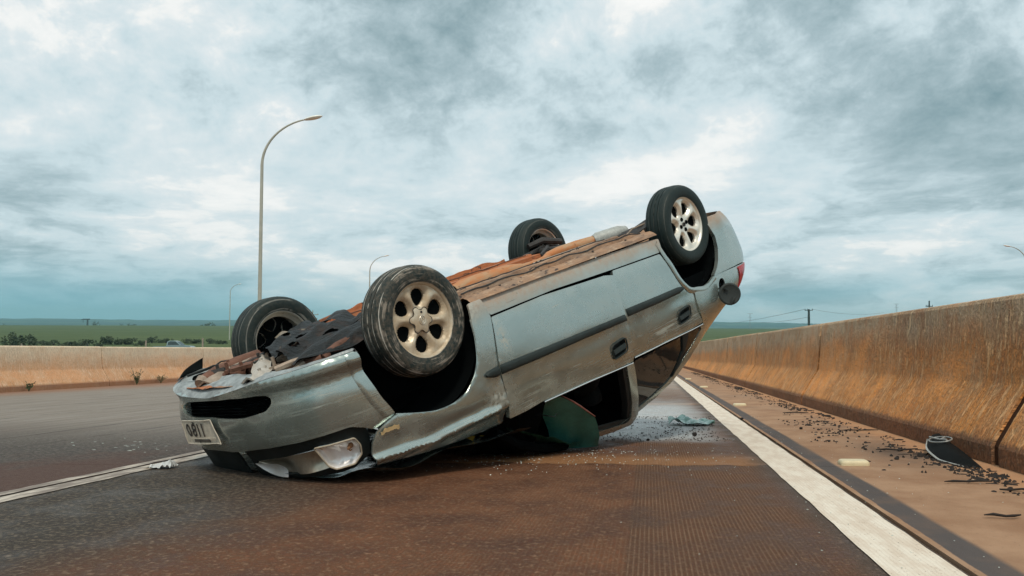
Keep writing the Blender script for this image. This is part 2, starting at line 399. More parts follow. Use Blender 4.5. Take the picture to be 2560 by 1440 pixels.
def road_m(kind):
    def f(t):
        x, y, z = t.sep(t.obj)
        big = t.noise(t.vec(t.obj, (1, .55, 1)), .75, 5, .58)
        med = t.noise(t.vec(t.obj, (1, .8, 1)), 3.2, 6, .6)
        fine = t.noise(t.obj, 60, 4, .65)
        grit = t.noise(t.vec(t.obj, (1, .8, 1)), 170, 3, .7)
        streak = t.noise(t.vec(t.obj, (9, .6, 1)), 1.1, 5, .6)
        dx = t.ramp(t.m('ADD', x, t.m('MULTIPLY', t.m('SUBTRACT', big, .5), 1.2)), -2.1, -1.15)     # 0 left dark, 1 brown lane
        if kind == 'lane':
            # longitudinal tining
            wv = t.m('SINE', t.m('ADD', t.m('MULTIPLY', x, 2 * math.pi / .0150), t.m('MULTIPLY', med, .8)))
            strong = t.m('MULTIPLY', t.ramp(t.m('ADD', x, t.m('MULTIPLY', t.m('SUBTRACT', fine, .5), .02)), -.09, -.075), t.ramp(t.m('ADD', x, t.m('MULTIPLY', t.m('SUBTRACT', big, .5), .5)), .62, .45))
            weak = t.m('MULTIPLY', t.m('MULTIPLY', t.ramp(x, -1.1, -.4), t.ramp(x, .70, .62)), .38)
            tin = t.m('MULTIPLY', t.ramp(wv, -.2, .9), t.m('MAXIMUM', strong, weak))
            tin = t.m('MULTIPLY', tin, t.ramp(t.m('ADD', t.m('MULTIPLY', med, .6), t.m('MULTIPLY', fine, .4)), .40, .60, .12, 1))
            coarse = t.ramp(t.noise(t.vec(t.obj, (1, .8, 1)), 44, 6, .76), .45, .61)
            grey = t.mix(coarse, (.034, .026, .020), (.165, .130, .092))
            brown = t.mix(t.ramp(med, .3, .7), (.080, .027, .012), (.175, .070, .032))
            brown = t.mix(t.m('MULTIPLY', coarse, .62), brown, (.29, .165, .095))
            c = t.mix(dx, grey, brown)
            c = t.mix(t.m('MULTIPLY', strong, .35), c, (.070, .042, .027))
            c = t.mix(t.m('MULTIPLY', tin, .62), c, (.30, .185, .115))
            # paler dusty band at the joints
            for yj, hw, k in ((5.15, .42, .8), (11.3, .35, .7), (17.4, .5, .7)):
                q = t.m('ADD', y, t.m('MULTIPLY', t.m('SUBTRACT', med, .5), .35))
                bnd = t.m('MULTIPLY', t.ramp(q, yj + hw, yj), t.ramp(q, yj - .22, yj - .19))
                bnd = t.m('MULTIPLY', bnd, t.ramp(x, -1.9, -1.0))
                c = t.mix(t.m('MULTIPLY', bnd, k * .8), c, (.44, .22, .095))
            # wet patch beyond the car, sky sheen put into the pale grey
            q = t.m('ADD', y, t.m('MULTIPLY', t.m('SUBTRACT', big, .5), 1.6))
            wet = t.m('MULTIPLY', t.m('MULTIPLY', t.ramp(q, 6.1, 6.7), t.ramp(q, 13.5, 9.5)), t.ramp(t.m('ADD', x, t.m('MULTIPLY', big, .5)), .95, .5))
            c = t.mix(t.m('MULTIPLY', wet, .92), c, t.mix(t.m('MULTIPLY', tin, .6), (.50, .52, .52), (.64, .64, .62)))
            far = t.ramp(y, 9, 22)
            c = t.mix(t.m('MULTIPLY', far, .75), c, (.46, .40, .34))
            edge = t.m('MULTIPLY', t.ramp(t.m('ADD', x, t.m('MULTIPLY', med, .2)), .60, .74), .7)
            c = t.mix(edge, c, (.085, .078, .068))
            c = t.mix(t.m('MULTIPLY', t.ramp(fine, .60, .72), .5), c, (.33, .22, .15))
            rough = t.m('SUBTRACT', t.ramp(med, .35, .62, .50, .80), t.m('MULTIPLY', wet, .30))
            h = t.m('ADD', t.m('MULTIPLY', tin, .8), t.m('ADD', t.m('MULTIPLY', coarse, .7), t.m('MULTIPLY', grit, .4)))
            t.sb(col=c, rough=rough, spec=t.ramp(dx, 0, 1, .30, .20)); t.bump(h, .8, .008)
        elif kind == 'shoulder':
            c = t.mix(t.ramp(med, .3, .7), (.29, .165, .095), (.42, .265, .165))
            c = t.mix(t.m('MULTIPLY', t.ramp(big, .45, .7), .5), c, (.26, .18, .13))
            wood = t.m('MULTIPLY', t.ramp(t.m('ABSOLUTE', t.m('SUBTRACT', y, 5.6)), 1.1, .1), t.ramp(x, 1.15, 1.5))
            c = t.mix(t.m('MULTIPLY', t.m('MULTIPLY', wood, t.ramp(med, .3, .6)), .8), c, (.075, .055, .045))
            silt = t.ramp(t.m('ADD', x, t.m('MULTIPLY', t.m('SUBTRACT', med, .5), .45)), 1.56, 1.72)
            c = t.mix(silt, c, t.mix(med, (.42, .19, .085), (.50, .31, .18)))
            c = t.mix(t.m('MULTIPLY', t.ramp(fine, .62, .70), .6), c, (.10, .07, .05))
            strip = t.m('MULTIPLY', t.ramp(t.m('ADD', x, t.m('MULTIPLY', t.m('SUBTRACT', med, .5), .03)), .893, .900), t.ramp(t.m('ADD', x, t.m('MULTIPLY', t.m('SUBTRACT', streak, .5), .04)), 1.02, .99))
            c = t.mix(t.m('MULTIPLY', strip, t.ramp(med, .25, .55, .75, 1.0)), c, t.mix(streak, (.072, .062, .060), (.115, .10, .095)))
            t.sb(col=c, rough=.85, spec=.2); t.bump(t.m('ADD', fine, grit), .5, .007)
        else:
            coarse = t.ramp(t.noise(t.vec(t.obj, (1, 1.5, 1)), 30, 4, .7, .6), .42, .62)
            c = t.mix(coarse, (.048, .038, .032), (.165, .14, .115))
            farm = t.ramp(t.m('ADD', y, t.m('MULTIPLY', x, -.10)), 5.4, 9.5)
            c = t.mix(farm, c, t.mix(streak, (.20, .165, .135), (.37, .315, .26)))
            c = t.mix(t.m('MULTIPLY', t.ramp(t.m('ADD', x, t.m('MULTIPLY', big, 1.5)), -10.0, -12.3), .7), c, (.34, .15, .075))
            red = t.m('MULTIPLY', t.ramp(big, .50, .62), t.ramp(y, 8, 4.5))
            c = t.mix(t.m('MULTIPLY', red, .75), c, (.115, .052, .034))
            for xj in (-4.45, -5.1, -6.9, -8.2, -9.3):
                ln = t.ramp(t.m('ABSOLUTE', t.m('SUBTRACT', t.m('ADD', x, t.m('MULTIPLY', t.m('SUBTRACT', big, .5), .25)), xj)), .045, .015)
                c = t.mix(t.m('MULTIPLY', t.m('MULTIPLY', ln, t.ramp(med, .35, .6)), .6), c, (.06, .045, .036))
            rough = t.m('SUBTRACT', .74, t.m('MULTIPLY', farm, t.ramp(streak, .35, .65, .0, .22)))
            t.sb(col=c, rough=rough, spec=.3); t.bump(t.m('ADD', coarse, grit), .8, .010)
    return f


LANE = mat('tined_concrete', road_m('lane')); SHOULDER = mat('dusty_shoulder_concrete', road_m('shoulder')); LEFTR = mat('worn_wet_asphalt', road_m('left'))


def line_m(t):
    n = t.noise(t.vec(t.obj, (1, .3, 1)), 14, 6, .65); nf = t.noise(t.obj, 70, 4, .7); x, y, z = t.sep(t.obj)
    c = t.mix(t.ramp(n, .35, .65), (.66, .56, .45), (.78, .71, .60))
    c = t.mix(t.ramp(nf, .62, .72), c, (.30, .18, .10))
    wv = t.ramp(t.m('SINE', t.m('MULTIPLY', x, 2 * math.pi / .0145)), .2, .9)
    c = t.mix(t.m('MULTIPLY', wv, .14), c, (.45, .33, .22))
    c = t.mix(t.ramp(t.noise(t.obj, 130, 2, .5), .70, .74), c, (.08, .06, .05))
    t.sb(col=c, rough=.75); t.bump(t.m('ADD', nf, wv), .3, .004)


LINE = mat('worn_white_paint', line_m)


def line2_m(t):
    n = t.noise(t.vec(t.obj, (1, .25, 1)), 9, 6, .7); x, y, z = t.sep(t.obj)
    c = t.mix(t.ramp(n, .36, .60), (.60, .53, .44), (.20, .16, .13))
    t.sb(col=c, rough=.7); t.bump(n, .3, .004)


LINE2 = mat('faded_line_paint', line2_m)


def terrain_m(t):
    x, y, z = t.sep(t.obj)
    d = t.m('SQRT', t.m('ADD', t.m('MULTIPLY', x, x), t.m('MULTIPLY', y, y)))
    n = t.noise(t.vec(t.obj, (.01, .01, 0)), 1.5, 6, .6)
    n2 = t.noise(t.vec(t.obj, (.05, .05, 0)), 2.0, 5, .65)
    nw = t.noise(t.vec(t.obj, (.0016, .0016, 0)), 2.2, 6, .6)
    row_ = t.noise(t.vec(t.obj, (.004, .06, 0), (0, 0, R(20))), 2.0, 4, .6)
    c = t.mix(t.ramp(n, .35, .65), (.055, .085, .030), (.085, .118, .042))
    c = t.mix(t.ramp(row_, .42, .62, 0, .45), c, (.105, .125, .050))
    c = t.mix(t.ramp(n2, .4, .7, 0, .5), c, (.045, .070, .026))
    dd = t.m('ADD', d, t.m('MULTIPLY', t.m('SUBTRACT', n2, .5), 9))
    c = t.mix(t.ramp(dd, 150, 140), c, (.24, .095, .05))
    c = t.mix(t.m('MULTIPLY', t.ramp(d, 60, 40), .8), c, (.15, .10, .05))
    c = t.mix(t.m('MULTIPLY', t.ramp(d, 1300, 1700), t.ramp(nw, .40, .47)), c, (.010, .030, .020))
    t.sb(col=c, rough=1.0, spec=.1)


TERR = mat('green_field', terrain_m)
LEAF = plain('shrub_leaves', (.040, .062, .026), .8, 0, .5, .8)
LEAFY = plain('weed_leaves', (.13, .10, .045), .85, 0, .4, 30)
WOODP = plain('weathered_post', (.30, .27, .22), .8, 0, .3, 3)
POLEM = plain('galvanised_pole', (.40, .41, .35), .6, .0, .15, 3)
LAMPM = plain('lamp_housing', (.85, .86, .80), .5, .1, .1, 3)
DARKPOLE = plain('dark_pole', (.035, .055, .055), .8)
PYLON = plain('pylon_steel', (.22, .27, .29), .6)

# ------------------------------------------------------------------ mesh helpers


def link(o, parent=None):
    C.objects.link(o)
    if parent is not None: o.parent = parent
    return o


def mesh_obj(name, vs, fs, mat_, parent=None, smooth=True, auto=None):
    me = bpy.data.meshes.new(name); me.from_pydata([tuple(v) for v in vs], [], fs)
    me.materials.append(mat_)
    if smooth:
        me.polygons.foreach_set('use_smooth', [True] * len(me.polygons))
        if auto: me.set_sharp_from_angle(angle=R(auto))
    me.update()
    return link(bpy.data.objects.new(name, me), parent)


def tag(o, label=None, cat=None, group=None, kind=None):
    if label: o['label'] = label
    if cat: o['category'] = cat
    if group: o['group'] = group
    if kind: o['kind'] = kind
    return o


def empty(name, mat4=None, loc=None):
    o = bpy.data.objects.new(name, None); C.objects.link(o); o.empty_display_size = .2
    if mat4 is not None: o.matrix_world = mat4
    if loc is not None: o.location = loc
    return o


class MB:
    def __init__(s): s.v = []; s.f = []
    def add(s, vs, fs):
        k = len(s.v); s.v += [Vector(v) for v in vs]; s.f += [tuple(i + k for i in f) for f in fs]
    def box(s, c, d, M=None):
        vs = []
        for x in (-.5, .5):
            for y in (-.5, .5):
                for z in (-.5, .5):
                    p = Vector((x * d[0], y * d[1], z * d[2]))
                    if M: p = M @ p
                    vs.append(p + Vector(c))
        s.add(vs, [(0, 1, 3, 2), (4, 6, 7, 5), (0, 4, 5, 1), (2, 3, 7, 6), (0, 2, 6, 4), (1, 5, 7, 3)])
    def tube(s, pts, r, n=10, cap=True):
        pts = [Vector(p) for p in pts]; k = len(pts)
        rs = r if isinstance(r, (list, tuple)) else [r] * k
        ring = []; up = None
        for i, p in enumerate(pts):
            t = (pts[min(i + 1, k - 1)] - pts[max(i - 1, 0)]).normalized()
            if up is None:
                up = t.orthogonal().normalized()
            up = (up - t * up.dot(t)).normalized(); b = t.cross(up)
            ring.append([p + (up * math.cos(a) + b * math.sin(a)) * rs[i] for a in [2 * math.pi * j / n for j in range(n)]])
        vs = [v for rr in ring for v in rr]; fs = []
        for i in range(k - 1):
            for j in range(n):
                fs.append((i * n + j, i * n + (j + 1) % n, (i + 1) * n + (j + 1) % n, (i + 1) * n + j))
        if cap: fs += [tuple(range(n))[::-1], tuple((k - 1) * n + j for j in range(n))]
        s.add(vs, fs)
    def grid(s, fn, nu, nv):
        vs = [fn(i / nu, j / nv) for i in range(nu + 1) for j in range(nv + 1)]
        fs = [(i * (nv + 1) + j, (i + 1) * (nv + 1) + j, (i + 1) * (nv + 1) + j + 1, i * (nv + 1) + j + 1) for i in range(nu) for j in range(nv)]
        s.add(vs, fs)
    def lathe_y(s, prof, n=48, c=(0, 0, 0), closed=False):
        """profile of (r, y) turned about the local Y axis"""
        vs = []; k = len(prof)
        for r, y in prof:
            for j in range(n):
                a = 2 * math.pi * j / n
                vs.append((c[0] + r * math.cos(a), c[1] + y, c[2] + r * math.sin(a)))
        fs = []
        for i in range(k - 1 + (1 if closed else 0)):
            i2 = (i + 1) % k
            for j in range(n):
                fs.append((i * n + j, i * n + (j + 1) % n, i2 * n + (j + 1) % n, i2 * n + j))
        s.add(vs, fs)
    def build(s, name, mat_, parent=None, smooth=True, auto=40):
        return mesh_obj(name, s.v, s.f, mat_, parent, smooth, auto)


def ih(xs, ys, x):
    n = len(xs)
    if x <= xs[0]: return ys[0] + (ys[1] - ys[0]) / (xs[1] - xs[0]) * (x - xs[0])
    if x >= xs[-1]: return ys[-1] + (ys[-1] - ys[-2]) / (xs[-1] - xs[-2]) * (x - xs[-1])
    i = 0
    while x > xs[i + 1]: i += 1
    def sl(k):
        if k == 0: return (ys[1] - ys[0]) / (xs[1] - xs[0])
        if k == n - 1: return (ys[-1] - ys[-2]) / (xs[-1] - xs[-2])
        return (ys[k + 1] - ys[k - 1]) / (xs[k + 1] - xs[k - 1])
    h = xs[i + 1] - xs[i]; t = (x - xs[i]) / h
    return (2 * t**3 - 3 * t * t + 1) * ys[i] + (t**3 - 2 * t * t + t) * h * sl(i) + (-2 * t**3 + 3 * t * t) * ys[i + 1] + (t**3 - t * t) * h * sl(i + 1)


def inside(p, poly):
    c = False; n = len(poly); j = n - 1; x, y = p
    for i in range(n):
        xi, yi = poly[i]; xj, yj = poly[j]
        if (yi > y) != (yj > y) and x < (xj - xi) * (y - yi) / (yj - yi) + xi: c = not c
        j = i
    return c


def resample(poly, step, round_=0.0):
    poly = [p for i, p in enumerate(poly) if math.hypot(p[0] - poly[i - 1][0], p[1] - poly[i - 1][1]) > 1e-5]
    if round_ > 0:
        out = []; n = len(poly)
        for i in range(n):
            a, b, c = Vector(poly[i - 1]), Vector(poly[i]), Vector(poly[(i + 1) % n])
            d1, d2 = (a - b), (c - b); l1, l2 = d1.length, d2.length
            if d1.angle(d2, 0) > R(160): out.append(tuple(b)); continue
            rr = min(round_, l1 * .4, l2 * .4)
            p, q = b + d1 * (rr / l1), b + d2 * (rr / l2)
            for k in range(5):
                t = k / 4; out.append(tuple(p * (1 - t)**2 + b * 2 * t * (1 - t) + q * t * t))
        poly = out
    out = []
    for i in range(len(poly)):
        a = Vector(poly[i]); b = Vector(poly[(i + 1) % len(poly)]); L = (b - a).length
        if L < 1e-6: continue
        k = max(1, int(round(L / step)))
        for j in range(k): out.append(tuple(a + (b - a) * (j / k)))
    return out


def segd(p, a, b):
    ax, ay = a; bx, by = b; dx, dy = bx - ax, by - ay; L = dx * dx + dy * dy
    t = 0 if L == 0 else max(0, min(1, ((p[0] - ax) * dx + (p[1] - ay) * dy) / L))
    return math.hypot(p[0] - ax - t * dx, p[1] - ay - t * dy)


def polyd(p, poly):
    return min(segd(p, poly[i - 1], poly[i]) for i in range(len(poly)))


def panel(name, outline, F, mat_, parent, holes=(), step=.03, ostep=.016, rim=.014, rnd=.012, inset=0.0, post=None, flip=False, build=True, mirror=False):
    """curved sheet: outline (with holes) in surface coordinates, edges turned inwards.  F(a, b) -> Vector"""
    loops = [resample(outline, ostep, rnd)] + [resample(h, ostep, rnd) for h in holes]
    pts = []; edges = []
    for lp in loops:
        k = len(pts); pts += [Vector(p) for p in lp]; n = len(lp)
        edges += [(k + i, k + (i + 1) % n) for i in range(n)]
    xs = [p[0] for p in loops[0]]; ys = [p[1] for p in loops[0]]
    a = min(xs) + step * .5
    row = 0
    while a < max(xs):
        b = min(ys) + (step * .5 if row % 2 else 0)
        while b < max(ys):
            q = (a, b)
            if inside(q, loops[0]) and not any(inside(q, h) for h in loops[1:]) and min(polyd(q, lp) for lp in loops) > step * .42:
                pts.append(Vector(q))
            b += step
        a += step * .87; row += 1
    v2, e2, f2, ov, _, _ = delaunay_2d_cdt(pts, edges, [], 0, 1e-6)
    fs = []
    for f in f2:
        c = sum((v2[i] for i in f), Vector((0, 0))) / len(f)
        if inside(c, loops[0]) and not any(inside(c, h) for h in loops[1:]): fs.append(tuple(f))
    vs = [Vector(F(p[0], p[1])) for p in v2]
    def nrm(p):
        e = .004
        du = Vector(F(p[0] + e, p[1])) - Vector(F(p[0] - e, p[1])); dv = Vector(F(p[0], p[1] + e)) - Vector(F(p[0], p[1] - e))
        return du.cross(dv).normalized()
    # outward normal: away from the car centre line
    c0 = v2[len(v2) // 2]; nn = nrm(c0); P = Vector(F(*c0)); ref = Vector((P.x + 1.2, P.y, 0)) if abs(P.x + 1.2) > 1.6 else Vector((0, P.y, 0))
    sg = 1 if nn.dot(ref) >= 0 else -1
    # consistent face winding
    f0 = fs[0]; fn = (vs[f0[1]] - vs[f0[0]]).cross(vs[f0[2]] - vs[f0[0]])
    nr = nrm(v2[f0[0]]) * sg
    if fn.dot(nr) < 0: fs = [f[::-1] for f in fs]
    # boundary edges
    cnt = {}
    for f in fs:
        for i in range(len(f)):
            e = (f[i], f[(i + 1) % len(f)]); cnt[e] = cnt.get(e, 0) + 1
    bd = [e for e in cnt if (e[1], e[0]) not in cnt]
    bv = {i for e in bd for i in e}
    inn = {}
    for i in bv:
        nv = nrm(v2[i]) * sg
        k = len(vs); inn[i] = k
        vs.append(vs[i] - nv * rim)
    for i in bv: vs[i] = vs[i] - nrm(v2[i]) * sg * min(.002, rim * .3)
    for a_, b_ in bd: fs.append((b_, a_, inn[a_], inn[b_]))
    if post: vs = [post(v) for v in vs]
    if mirror:
        vs = [Vector((v.x, -v.y, v.z)) for v in vs]; fs = [f[::-1] for f in fs]
    return mesh_obj(name, vs, fs, mat_, parent, True, 45)


def lerp(a, b, t): return a + (b - a) * t

# ------------------------------------------------------------------ setting
road = empty('road', loc=(0, 0, 0)); road['kind'] = 'structure'


def slab(name, x0, x1, y0, y1, mat_, z=0.0, parent=road, th=.12, n=1):
    mb = MB(); e = .004
    x0 += e; x1 -= e; y0 += e; y1 -= e
    mb.add([(x0, y0, z), (x1, y0, z), (x1, y1, z), (x0, y1, z), (x0, y0, z - th), (x1, y0, z - th), (x1, y1, z - th), (x0, y1, z - th)],
           [(0, 1, 2, 3), (0, 4, 5, 1), (1, 5, 6, 2), (2, 6, 7, 3), (3, 7, 4, 0)])
    return mb.build(name, mat_, parent, smooth=False)


ys = [-7.35, -1.2, 4.95, 11.1, 17.25, 23.4, 29.55, 35.7]
rs = random.Random(3)
for i in range(len(ys) - 1):
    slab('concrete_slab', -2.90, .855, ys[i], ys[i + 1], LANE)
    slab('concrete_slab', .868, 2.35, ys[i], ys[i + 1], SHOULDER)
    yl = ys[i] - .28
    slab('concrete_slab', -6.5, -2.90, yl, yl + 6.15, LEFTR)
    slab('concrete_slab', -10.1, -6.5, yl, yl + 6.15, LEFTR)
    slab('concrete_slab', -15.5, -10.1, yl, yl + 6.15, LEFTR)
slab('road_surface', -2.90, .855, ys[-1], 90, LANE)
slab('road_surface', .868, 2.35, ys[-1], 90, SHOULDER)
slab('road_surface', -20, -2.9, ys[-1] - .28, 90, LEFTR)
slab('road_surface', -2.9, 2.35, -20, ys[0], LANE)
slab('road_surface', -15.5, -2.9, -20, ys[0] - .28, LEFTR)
mb = MB(); mb.add([(-20, -20, -.018), (2.4, -20, -.018), (2.4, 90, -.018), (-20, 90, -.018), (-20, -20, -.9), (2.4, -20, -.9), (2.4, 90, -.9), (-20, 90, -.9)], [(0, 1, 2, 3), (0, 4, 5, 1), (1, 5, 6, 2), (2, 6, 7, 3), (3, 7, 4, 0)])
mb.build('road_subbase', plain('joint_sealant', (.05, .03, .02), .9), road, smooth=False)


def stripe(name, x0, x1, y0, y1, mat_, label, wob=.006, z=.004):
    mb = MB(); k = int((y1 - y0) / .12); seed = x0 * 7
    pts = [y0 + (y1 - y0) * i / k for i in range(k + 1)]
    vs = []
    for y in pts:
        a = noise.noise((seed, y * 4.5, 0)) * wob; b = noise.noise((seed + 9, y * 4.5, 0)) * wob
        vs += [(x0 + a, y, z), (x1 + b, y, z)]
    mb.add(vs, [(2 * i, 2 * i + 1, 2 * i + 3, 2 * i + 2) for i in range(k)])
    o = mb.build(name, mat_, road, smooth=False)
    return o


stripe('edge_line', .635, .838, -6, 89, LINE, None)
stripe('lane_line', -2.87, -2.755, -6, 89, LINE2, None, .014)
stripe('lane_line', -2.975, -2.905, -6, 60, LINE2, None, .02)

# terrain -------------------------------------------------------------
PA, PB = -.0205, .0385


def terr(x, y):
    d = math.hypot(x, y); z = PA * x + PB * y - 3.8
    if y < 60 and abs(x) < 40: z -= 1.2
    if d > 900: z -= 22 * min(1, (d - 900) / 500)
    if d > 2300:
        k = min(1, (d - 2300) / 1900); a = math.atan2(x, y)
        nn = noise.noise((a * 6, 1.3, 0)) * .6 + noise.noise((a * 17, 4.1, 0)) * .3 + noise.noise((a * 70, 9.1, 0)) * .22
        z += k * (33 + 11 * nn)
        if d > 4800: z -= (d - 4800) * .03
    return z


rings = [6, 20, 40, 60, 80, 100, 125, 150, 200, 280, 400, 560, 760, 880, 940, 1000, 1150, 1400, 1800, 2300, 2800, 3300, 3800, 4200, 4600, 5200]
vs = [(0, 0, terr(0, 0))]; fs = []; N = 720
for r in rings:
    for j in range(N):
        a = 2 * math.pi * j / N; x, y = r * math.sin(a), r * math.cos(a); vs.append((x, y, terr(x, y)))
for j in range(N): fs.append((0, 1 + (j + 1) % N, 1 + j))
for i in range(len(rings) - 1):
    for j in range(N):
        a, b = 1 + i * N + j, 1 + i * N + (j + 1) % N
        fs.append((a, b, b + N, a + N))
o = mesh_obj('ground', vs, fs, TERR); o['kind'] = 'structure'

# concrete barriers ------------------------------------------------------


def barrier(xf, sgn, y0, joints, mat_, root, topf, yend):
    """xf(y): toe line; sgn +1 the barrier lies on the right of it"""
    for i in range(len(joints) - 1):
        a, b = joints[i] + (.045 if sgn > 0 else .016), joints[i + 1] - (.045 if sgn > 0 else .016)
        k = max(2, int((b - a) / .35)); vs = []; nprof = 0
        rr = random.Random(i * 5 + (3 if sgn > 0 else 8)); dz = rr.uniform(-.004, .004); dx = rr.uniform(-.004, .004)
        for q in range(k + 1):
            y = a + (b - a) * q / k; H = topf(y)
            prof = [(0, -.02), (0, .10), (.012, .128), (.10, .275), (.196, .420), (.204, .445), (.225, .60), (.262, H - .03), (.275, H - .008), (.295, H), (.44, H), (.46, H - .02), (.52, .43), (.72, .13), (.72, -.02)]
            nprof = len(prof)
            for px, pz in prof:
                wv = noise.noise((y * 1.3, px * 3, i * 3.1)) * .004
                yy_ = y + (.012 * noise.noise((px * 9, pz * 14, i)) if q in (0, k) else 0)
                vs.append((xf(y) + sgn * (px + dx + wv), yy_, pz + (dz if pz > .05 else 0)))
        fs = []
        for q in range(k):
            for p in range(nprof - 1):
                f = (q * nprof + p, q * nprof + p + 1, (q + 1) * nprof + p + 1, (q + 1) * nprof + p)
                fs.append(f if sgn > 0 else f[::-1])
        e0 = tuple(range(nprof)); e1 = tuple(k * nprof + p for p in range(nprof))
        fs += [e0[::-1], e1] if sgn > 0 else [e0, e1[::-1]]
        mesh_obj('barrier_segment', vs, fs, mat_, root, True, 22)
        if i:
            jv = []; Hj = topf(joints[i]) - .018; pj = [(px, min(pz, Hj)) for px, pz in prof]
            for yy_ in (joints[i] - (.055 if sgn > 0 else .022), joints[i] + (.055 if sgn > 0 else .022)):
                for px, pz in pj: jv.append((xf(yy_) + sgn * (.022 if px < .3 else -.02) + sgn * px, yy_, pz))
            mesh_obj('joint_filler', jv, [(p, p + 1, nprof + p + 1, nprof + p) for p in range(nprof - 1)], JOINT, root, False)


JOINT = plain('dark_joint', (.05, .025, .015), .95, spec=.05)
rb = empty('concrete_barrier', loc=(1.83, 5, 0)); tag(rb, 'tall orange brown mud streaked concrete barrier along the right shoulder', 'barrier', kind=None)
rb.location = (0, 0, 0)
barrier(lambda y: 1.83, 1, 0, [-7.2, -1.1, 5.05, 11.0, 17.3, 23.6, 29.9, 36.2, 42.5, 48.8, 55, 61, 67, 73, 79, 85, 90], BARR_R, rb, lambda y: .945 + .0088 * max(0, y - 5), 90)
lb = empty('concrete_barrier', loc=(0, 0, 0)); tag(lb, 'low pale beige concrete barrier on the far left side of the road', 'barrier')
barrier(lambda y: -12.92 - .085 * (y - 15.6), -1, 0, [-6, .2, 6.4, 12.9, 19.7, 25.6, 31.5, 37.6, 43.8, 50, 56, 62, 68, 74, 80, 86, 90], BARR_L, lb, lambda y: .945 + .0088 * max(0, y - 15), 90)

# ------------------------------------------------------------------ the car
# car frame: x forward (front axle 0), y to the car's left, z up when upright; the matrix turns it over
CAR = Matrix(((-0.5601964, -0.7985626, 0.2201765, -1.8331136), (-0.7736139, 0.5993788, 0.2055885, 4.7671115), (-0.2961444, -0.0551617, -0.9535490, 0.9703282), (0, 0, 0, 1)))
car = empty('overturned_car', mat4=CAR)
tag(car, 'dirty silver hatchback lying overturned on its roof with all four wheels in the air', 'car')


def hgt(p): return 0.9703282 - .2961444 * p[0] - .0551617 * p[1] - .953549 * p[2]


NUP = Vector((-.2961444, -.0551617, -.953549))


def crush(p):
    """metal cannot go below the road: flatten it there"""
    p = Vector(p); h = hgt(p)
    if h < .035:
        k = .006 + .029 * math.exp((h - .035) / .05) + .004 * noise.noise(p * 9)
        p = p + NUP * (max(k, .004) - h)
    return p


PX = [-3.33, -3.28, -3.2, -3.05, -2.85, -2.58, -2.1, -1.2, -.3, .1, .4, .6]
PY = [.62, .70, .76, .80, .820, .833, .842, .848, .842, .83, .805, .75]
QZ = [.18, .22, .26, .33, .45, .62, .75, .85, .92, .96, 1.1, 1.25, 1.33, 1.38]
QY = [-.085, -.055, -.038, -.021, -.005, 0, -.015, -.032, -.047, -.06, -.115, -.175, -.215, -.26]


def sideF(off=0.0):
    def F(x, z):
        y = -(ih(PX, PY, x) + ih(QZ, QY, z) + off)
        # pressed character lines: soft shoulder above the trim and a hollow below the handles
        y += .004 * math.exp(-((z - .70) / .03)**2) - .003 * math.exp(-((z - .93) / .02)**2)
        y += .0050 * noise.noise((x * 2.6, z * 5.5, 3.3)) + .0013 * noise.noise((x * 7, z * 13, 1.3)) + .010 * math.exp(-((x + .62) / .16)**2 - ((z - .84) / .035)**2) - .004 * math.exp(-((x + 1.9) / .25)**2 - ((z - .80 - .08 * (x + 1.9)) / .02)**2)
        return Vector((x, y, z))
    return F


BA = [0, .25, .5, .68, .8, .9, 1.0, 1.1, 1.3, 1.7]
BX = [.85, .84, .80, .72, .62, .51, .38, .25, -.01, -.53]
BY = [0, .27, .52, .69, .765, .80, .822, .832, .840, .848]


def bumpF(off=0.0):
    def F(s, z):
        sg = -1 if s < 0 else 1; a = abs(s)
        xs = ih(BA, BX, a); yy = ih(BA, BY, a)
        c = max(0, 1 - (a / .8)**3)      # centre weight
        o = ih([.16, .20, .235, .265, .30, .335, .40, .46, .56, .62, .66, .70, .76, .82], [-.09, -.045, -.012, .018, .013, -.020, -.004, .004, -.004, -.016, -.028, -.04, -.06, -.09], z) + off
        low = ih([.2, .26, .30, .335, .37], [-.10, -.050, -.022, -.002, 0], min(max(z, .2), .37)) * c
        nx = max(0, 1 - a**2.2); ny = min(1, a**2)
        wv = .006 * noise.noise((s * 2.2, z * 5, 3)) + (.010 * noise.noise((s * 6, z * 8, 1)) * c)
        k = o + low + wv
        x = xs + k * nx * 1.15; y = yy + k * ny
        y = y + (.03 if s > 0 else 0) * min(1, a * 2)
        return Vector((x, sg * y, z + (.10 * math.exp(-((z - .235) / .05)**2)) * c * .0))
    return F


def s_of_x(x):
    return ih([-.53, -.01, .25, .38, .51, .62, .72, .80, .84, .85], [1.7, 1.3, 1.1, 1.0, .9, .8, .68, .5, .25, 0], x)


